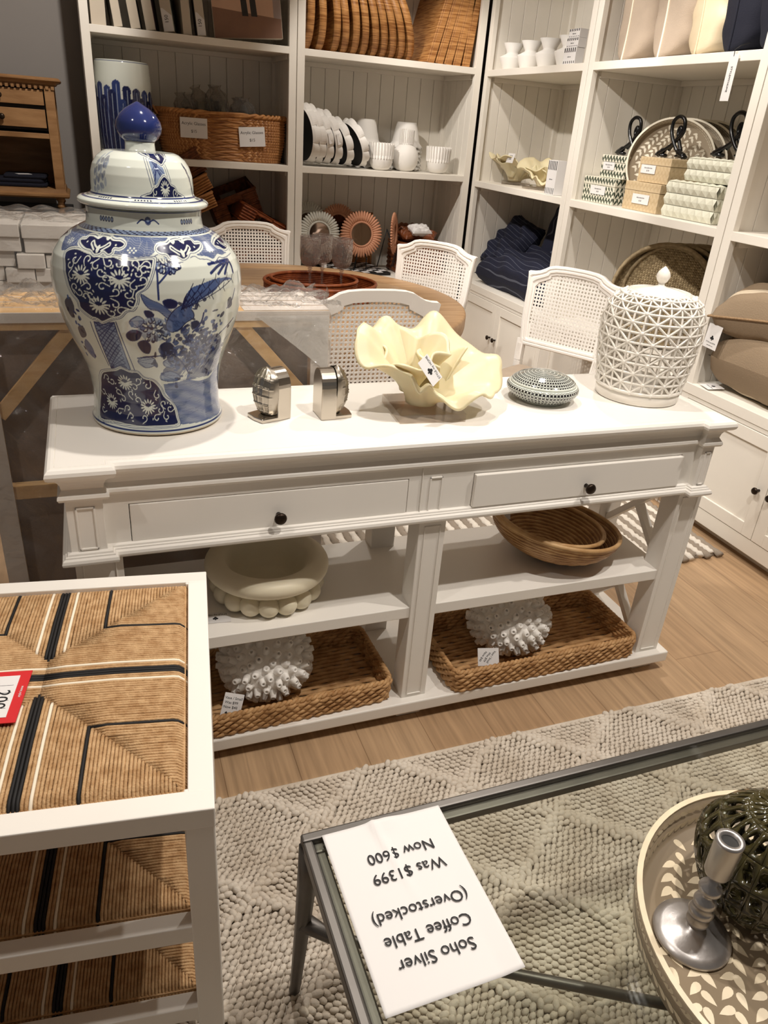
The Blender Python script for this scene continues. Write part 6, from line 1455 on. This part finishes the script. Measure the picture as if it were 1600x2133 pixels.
cbd = thing('chess_board', 'black and white checked board lying on the shelf before the mirrors', 'board', (0, 0, 0)); m = MB()
for i in range(8):
    for j in range(8): m.box(-.2 + i * .05, -.075 + j * .05 - .1, .018, -.15 + i * .05, -.025 + j * .05 - .1, .02, (i + j) % 2)
m.box(-.205, -.18, 0, .205, .23, .018, 1); m.build('board', ['paper', 'black'], cbd); place(cbd, P3(1.70, 5.115, zl) @ RZ(6))
card('price_card', 'small white card standing by the chess board under the goblets', frame_mtx((1.445, 4.955, zl + .04), (1, 0, 0), (0, .2, 1)), .035, .075, [], cat='card')
b2 = thing('basket', 'low brown basket of leather pouches in the bottom corner shelf', 'basket', (2.17, 5.14, zl)); m = MB()
for k in range(7): m.tube([(.165 * math.copysign(abs(cos(a)) ** .5, cos(a)), .16 * math.copysign(abs(sin(a)) ** .5, sin(a)), .015 + k * .03) for a in [2 * pi * i / 70 for i in range(70)]], [.017 * (1 + .12 * (i % 2)) for i in range(70)], 6, closed=True)
m.box(-.15, -.145, .003, .15, .145, .012); m.build('body', 'rattan_d', b2, fix=False)
M['leather'] = mat('brown_leather', S(122, 66, 34), .5, var=.25, vscale=25)
for k, (x, y, z, a, c) in enumerate(((2.09, 5.08, .86, 20, 'leather'), (2.20, 5.06, .865, -35, 'leather'), (2.24, 5.18, .87, 50, 'leather'), (2.12, 5.2, .885, -10, 'leather'), (2.15, 5.05, .90, 5, 'paper'))):
    t = thing('pouch', ['brown leather pouch at the left front of the low basket', 'brown leather pouch at the right front of the low basket', 'brown leather pouch at the right back of the low basket', 'brown leather pouch at the left back of the low basket', 'white pouch lying on the brown leather ones'][k], 'pouch', (0, 0, 0), 0, 'pouches heaped in the low basket')
    cushion_mb(.15, .11, .055, k, .004).build('body', c, t)
    place(t, P3(x, y, z) @ RZ(a) @ RX(18))

# ------------------------------------------------------------ corner bookcase
zt4 = 1.877 + EP; zm4 = 1.245 + EP
for k, y in enumerate((4.765, 4.545, 4.335, 4.130)):
    t = thing('hourglass_vase', 'white hourglass vase, %s of four from the left on the corner shelf' % ORD[k], 'vase', (2.545, y, zt4), 0, 'small white hourglass vases')
    MB().lathe([(.0001, .001), (.052, .0), (.054, .003), (.078, .066), (.077, .071), (.038, .091), (.037, .097), (.062, .145), (.059, .145), (.034, .098), (.03, .09), (.0001, .02)], 48).build('body', 'matte_white', t)
def stripe_box(label, loc, w, d, h, lid=True):
    t = thing('striped_box', label, 'box', loc, 0, 'small striped matchbox tins'); MB().box(-w / 2, -d / 2, 0, w / 2, d / 2, h).build('body', 'paper', t, bevel=.001)
    m = MB(); nn = 6
    for k in range(nn):
        y = -d / 2 + d * (k + .3) / nn; m.box(-w / 2 - .0006, y, h * .72, -w / 2, y + d / nn * .42, h * .98); m.box(-w / 2 - .0006, y, .004, -w / 2, y + d / nn * .3, h * .2)
    m.build('stripes', 'black', t)
    text_mesh('lettering', 'bathroom', .008, Matrix.Translation((-w / 2 - .0008, 0, h * .45)) @ RZ(-90) @ RX(90), 'grey_ink', t); return t
stripe_box('white striped box at the bottom of the small stack beside the vases', (2.475, 3.965, zt4), .05, .115, .075)
stripe_box('small striped box second in the stack beside the vases', (2.478, 3.960, zt4 + .076), .05, .11, .042)
stripe_box('small striped box topmost in the stack beside the vases', (2.480, 3.958, zt4 + .119), .05, .10, .04)
for p_, a_, l_ in (((2.62, 4.66, zm4), 65, 'cream ruffled coral bowl at the left end of the corner shelf'), ((2.62, 4.30, zm4), -60, 'cream ruffled coral bowl in the middle of the corner shelf'), ((2.78, 4.02, zm4), 10, 'cream ruffled coral bowl at the back right of the corner shelf')):
    o = dup(coral0, p_, radians(a_), l_); o.scale = (1.08, 1.08, .82)
card('price_tag', 'white price card resting on the cream coral bowls of the corner shelf', frame_mtx((2.50, 4.535, zm4 + .155), (0, -1, .0), (.25, 0, 1)), .085, .055, [('coral bowl', 0, .014, .009, 0), ('$230', 0, -.006, .012, 0)])
stripe_box('white striped box standing upright at the right of the corner shelf', (2.475, 3.945, zm4), .06, .095, .175)
G3 = 'navy striped cushions in the corner bookcase'
cushion('cushion', 'navy striped cushion standing upright at the back of the corner shelf', P3(2.80, 4.17, zl + .285) @ RZ(-90) @ RX(76), .60, .52, .13, 'navy_stripe', seed=1, group=G3)
M['navy_stripe_y'] = stripe_mat('navy_pinstripe_across', S(18, 22, 44), S(88, 92, 106), 0.026, 0.07, 1)
cushion('cushion', 'navy striped cushion lying flat at the bottom of the corner shelf', P3(2.66, 4.345, zl + .125) @ RZ(-90) @ RX(20), .88, .40, .24, 'navy_stripe_y', seed=2, group=G3, wr=.012)
cushion('cushion', 'navy striped cushion leaning at left with its corner up', P3(2.68, 4.68, zl + .255) @ RZ(-100) @ RX(50) @ RY(14), .34, .40, .15, 'navy_stripe_y', seed=3, group=G3, wr=.012)

# ------------------------------------------------------------ cushion and box bookcase
G4 = 'cushions standing in a row on the top shelf'
def row_cushion(label, y, t, m, pip, lean, seed, wr=.0025, w=.40): return cushion('cushion', label, P3(2.455 + w / 2, y, zt4 + .205) @ RX(lean) @ RX(90), w, .42, t, m, pip, seed, G4, wr)
row_cushion('taupe cushion with cream piping, leftmost on the top shelf', 3.515, .27, 'taupe', 'piping', -2, 1)
row_cushion('taupe cushion with cream piping, second from left on the top shelf', 3.255, .27, 'taupe', 'piping', -4, 2)
row_cushion('ivory velvet cushion between the taupe and navy ones', 3.025, .24, 'ivory', 'ivory', -7, 3, .006)
row_cushion('navy cushion beside the ivory velvet one', 2.83, .24, 'navy', 'navy', -7, 4, .003)
row_cushion('navy cushion at the right end with hanging tag', 2.665, .20, 'navy', 'navy', -16, 5, .003)
tg = thing('hang_tag', 'long white hang tag dangling from the navy cushion over the shelf edge', 'tag', (2.421, 2.722, 1.79))
MB().box(-.0006, -.024, -.085, .0006, .024, .075).build('card', 'paper', tg, bevel=.0005)
MB().tube([(0, .004, .068), (-.002, .004, .09), (.012, -.008, .105), (.05, -.012, .118)], .0016, 6).build('cord', 'black', tg)
text_mesh('lettering', 'STYLEMYHOME', .013, Matrix.Translation((-.0012, 0, -.01)) @ RZ(-90) @ RX(90) @ RZ(-90), 'ink', tg)
def leaf_box(label, y0, y1, x0, z0, h, body, leaf, lab, group):
    t = thing('decorative_box', label, 'box', (x0, (y0 + y1) / 2, z0), 0, group); w = y1 - y0; d = w * 1.0; hb = h * .70
    MB().box(0, -w / 2, 0, d, w / 2, hb - .001).build('body', body, t, bevel=.0015); MB().box(-.002, -w / 2 - .002, hb, d + .002, w / 2 + .002, h).build('lid', body, t, bevel=.0015)
    rnd = random.Random(int(y0 * 100)); m = MB(); l = .026
    P = [(p[0] * l / .03, p[1] * l / .03) for p in teardrop(.03, .017)]
    for face in (0, 1):       # leaves on the front and on the side towards us
        m = MB(); nx_, nz = int(w / .024), int(h / .027)
        for i in range(nx_):
            for j in range(nz):
                for sg in (-1, 1):
                    u = -w / 2 + (i + .5) * w / nx_ + sg * .0058; v = (j + .5) * h / nz + sg * .005; a = 1.57 - sg * .55 + rnd.uniform(-.15, .15)
                    if abs(v - hb) < .006: continue
                    off = -.0026 if v > hb else -.0006
                    pts = [(u + p[0] * cos(a) - p[1] * sin(a), v + p[0] * sin(a) + p[1] * cos(a)) for p in P]
                    pts = [(max(-w / 2, min(w / 2, q[0])), max(.001, min(h - .001, q[1]))) for q in pts]
                    V = [(off, -q[0], q[1]) for q in pts] if face == 0 else [(d / 2 - q[0], -w / 2 + off, q[1]) for q in pts]
                    m.add(V, [tuple(range(len(V)))])
        m.build('leaf_pattern', leaf, t, fix=False)
    lb2 = Matrix.Translation((-.0035, w * lab[0], h * lab[1])) @ RZ(-90) @ RX(90)
    card('label', '', lb2, w * .48, h * .34, [('decorative box', 0, h * .05, .0095, 0), ('$130', 0, -h * .06, .0095, 0)], parent=t); return t
M['green_leaf'] = mat('dark_green_leaf', S(62, 72, 58), .5); M['box_white'] = mat('bone_white_box', S(222, 218, 200), .5); M['box_tan'] = mat('tan_box', S(208, 186, 150), .5, var=.06, vscale=20); M['tan_leaf'] = mat('tan_relief', S(198, 175, 138), .45); M['box_cream'] = mat('pale_sage_box', S(220, 219, 201), .55)
leaf_box('larger green leaf-patterned box at the bottom left of the box shelf', 3.425, 3.695, 2.50, zm4, .120, 'box_white', 'green_leaf', (0, .5), 'green leaf boxes')
leaf_box('smaller green leaf-patterned box on top of the larger one', 3.400, 3.600, 2.52, zm4 + .122, .105, 'box_white', 'green_leaf', (.16, .52), 'green leaf boxes')
leaf_box('larger tan box with white label at the bottom centre of the box shelf', 3.065, 3.325, 2.49, zm4, .125, 'box_tan', 'tan_leaf', (-.02, .42), 'tan boxes')
leaf_box('smaller tan box on top of the larger tan one', 3.055, 3.275, 2.51, zm4 + .127, .108, 'box_tan', 'tan_leaf', (.18, .52), 'tan boxes')
def quilt_box(label, y0, y1, x0, z0, h, rows):
    t = thing('quilted_box', label, 'box', (x0, (y0 + y1) / 2, z0), 0, 'pale sage diamond-faceted boxes'); w = y1 - y0; d = w; m = MB(); rh = h / rows; n = 7
    m.box(.004, -w / 2 + .004, 0, d, w / 2 - .004, h - .002)
    for face in (0, 1):
        for j in range(rows):
            z = j * rh; L_ = w
            for i in range(n):
                a0, a1 = -L_ / 2 + i * L_ / n, -L_ / 2 + (i + 1) * L_ / n; mid_ = (a0 + a1) / 2
                mp_ = (lambda u, o, v: (-o, -u, v)) if face == 0 else (lambda u, o, v: (d / 2 - u, -w / 2 - o, v))
                A = mp_(a0, 0, z + .001); B = mp_(a1, 0, z + .001); C_ = mp_(mid_, .004, z + rh * .5); D = mp_(a0, 0, z + rh - .001); E_ = mp_(a1, 0, z + rh - .001); T_ = mp_(mid_, 0.0015, z + rh - .001)
                G_ = mp_(mid_, 0.0, z + .001); H0 = mp_(a0, .011, z + rh * .5); H1 = mp_(a1, .011, z + rh * .5)
                m.add([A, G_, B, H0, C_, H1, D, T_, E_], [(0, 1, 3), (1, 4, 3), (1, 2, 5), (1, 5, 4), (3, 4, 7), (3, 7, 6), (4, 5, 7), (5, 8, 7)])
    for i in range(n): m.add([(-.004, -(-w / 2 + i * w / n), h - .002), (-.004, -(-w / 2 + (i + 1) * w / n), h - .002), (.02, -(-w / 2 + (i + .5) * w / n), h + .006), (.05, -(-w / 2 + i * w / n), h - .002), (.05, -(-w / 2 + (i + 1) * w / n), h - .002)], [(0, 1, 2), (0, 2, 3), (1, 4, 2), (3, 2, 4)])
    m.build('body', 'box_cream', t, fix=False); return t
quilt_box('larger pale sage faceted box at the bottom right of the box shelf', 2.700, 3.025, 2.495, zm4, .150, 3)
quilt_box('smaller pale sage faceted box stacked on the larger one', 2.665, 2.955, 2.52, zm4 + .157, .092, 2)
M['inlay_grey'] = mat('grey_brown_lacquer', S(152, 138, 118), 0.3, coat=.2)
M['inlay_pearl'] = mat('pearl_inlay', S(230, 222, 204), 0.25, coat=.3)
def knot(label, y, z, x, k=1.0):
    t = thing('knot_sculpture', label, 'sculpture', (x, y, z), 0, 'black looped knot sculptures')
    P = smoothp3([(0, .105, .012), (.0, .06, .035), (.004, .01, .068), (.008, -.028, .11), (.006, -.022, .16), (0, .012, .172), (-.006, .036, .15), (-.008, .03, .105), (-.006, .0, .06), (-.002, -.03, .03), (0, -.075, .012)])
    P = [(a * k, b * k, c * k) for a, b, c in P]; n = len(P); MB().tube(P, [k * (.0135 if i < 6 or i > n - 7 else .0085) for i in range(n)], 8).build('loop', 'black_gloss', t)
    Q = smoothp3([(.012, .05, .034), (.010, .0, .09), (.012, -.006, .125), (.013, .006, .128), (.012, .008, .1), (.012, -.035, .032)]); MB().tube([(a * k, b * k, c * k) for a, b, c in Q], .0085 * k, 8).build('inner_loop', 'black_gloss', t)
    for yy, L_ in ((.088, 1), (-.052, 1)): MB().tube([(0, (yy - .035) * k, .009 * k), (0, (yy + .03) * k, .011 * k)], [.014 * k, .010 * k], 8, sq=.6).build('foot', 'black_gloss', t)
    return t
def smoothp3(P, n=6):
    out = []
    for i in range(len(P) - 1):
        p0, p1, p2, p3 = (P[min(max(i + q, 0), len(P) - 1)] for q in (-1, 0, 1, 2))
        for q in range(n):
            t = q / n; out.append(tuple(.5 * (2 * p1[c] + (p2[c] - p0[c]) * t + (2 * p0[c] - 5 * p1[c] + 4 * p2[c] - p3[c]) * t * t + (3 * p1[c] - p0[c] - 3 * p2[c] + p3[c]) * t ** 3) for c in range(3)))
    out.append(P[-1]); return out
knot('black looped knot sculpture on the green leaf boxes', 3.475, zm4 + .229, 2.59)
knot('black looped knot sculpture on the tan boxes', 3.145, zm4 + .237, 2.58)
knot('black looped knot sculpture on the pale sage boxes', 2.775, zm4 + .258, 2.58)
for k, (x, y, ln) in enumerate(((2.67, 3.26, 12), (2.745, 3.265, 11), (2.82, 3.27, 10), (2.895, 3.275, 9))):
    t = inlay_tray('round inlay tray standing on edge behind the boxes, %s from the front' % ORD[k], (0, 0, 0), .205, .045, 'inlay trays behind the boxes', 'inlay_grey', 'inlay_pearl', k, .026)
    place(t, P3(x, y, zm4) @ RZ(-35) @ RX(-ln) @ P3(0, 0, .208) @ RX(90))
M['rattan_grey'] = mat('greyed_woven_seagrass', S(158, 140, 108), .65, col2=S(118, 100, 72), vscale=46)
def woven_disc(label, mtx, R=.24):
    t = thing('woven_tray', label, 'tray', (0, 0, 0), 0, 'woven round trays on edge, bottom shelf'); m = MB(); n = 20
    for i in range(-n, n):
        for j in range(-n, n):
            x, y = (i + .5) * R / n, (j + .5) * R / n
            if hypot(x, y) > R - .012: continue
            a = R / n * .98; m.add([(x - a / 2, y - a / 2, 0), (x + a / 2, y - a / 2, 0), (x + a / 2, y + a / 2, 0), (x - a / 2, y + a / 2, 0), (x, y, .004)], [(0, 1, 4), (1, 2, 4), (2, 3, 4), (3, 0, 4)], (i + j) % 2)
    m.lathe([(.0001, -.002), (R - .005, -.002)], 48, cap=False); m.build('base', ['rattan_grey', 'rattan_grey2'], t)
    q = MB()
    for k in range(3): q.tube([((R - .004 + .003 * k) * cos(a), (R - .004 + .003 * k) * sin(a), .006 + .016 * k) for a in [2 * pi * i / 72 for i in range(72)]], [.0095 * (1 + .12 * (i % 2)) for i in range(72)], 6, closed=True)
    q.build('rim', 'rattan_grey', t, fix=False); return place(t, mtx)
M['rattan_grey2'] = mat('pale_woven_seagrass', S(176, 158, 124), .65, col2=S(136, 118, 86), vscale=46)
for k, (x, y) in enumerate(((2.64, 3.07), (2.70, 3.062), (2.76, 3.054), (2.815, 3.046))):
    woven_disc('woven round tray standing on edge in the bottom bay, %s from the front' % ORD[k], P3(x, y, zl) @ RZ(-38) @ RX(-10) @ P3(0, 0, .255) @ RX(90))
# ------------------------------------------------------------ right-hand bookcase
G5 = 'brown striped linen cushions at the right edge'
cushion('cushion', 'brown linen cushion lying flat at right edge, lower of two', P3(2.70, 2.175, zl + .135) @ RZ(-90), .60, .50, .27, 'linen_stripe', None, 11, G5, .005, .3)
cushion('cushion', 'brown linen cushion on top, its pointed corner to the left', P3(2.70, 2.235, zl + .365) @ RZ(-78) @ RX(6) @ RY(-7), .60, .50, .24, 'linen_stripe', 'brown_linen', 12, G5, .006)
card('swing_tag', 'white swing tag hanging from the upper brown linen cushion', frame_mtx((2.424, 2.447, .832), (.0, -1, -.06), (0.04, -.06, 1)), .078, .100, [('STYLE my HOME', 0, -.026, .0075, 0), ('stylemyhome.com', 0, -.038, .005, 0)], mark=(0, -.006, .009), group='swing tags on the brown cushions')
card('swing_tag', 'white swing tag lying on the ledge under the lower brown cushion', frame_mtx((2.475, 2.425, zl + .008), (-.25, -1, 0), (1, -.25, .08)), .075, .075, [('STYLE my HOME', 0, -.012, .0075, 0)], mark=(0, .006, .008), group='swing tags on the brown cushions')
cushion('cushion', 'blush knitted cushion corner at the right photo edge', P3(2.66, 2.24, zm4 + .13) @ RZ(-90) @ RX(60), .40, .34, .16, 'taupe', 'taupe', 21, None, .006)
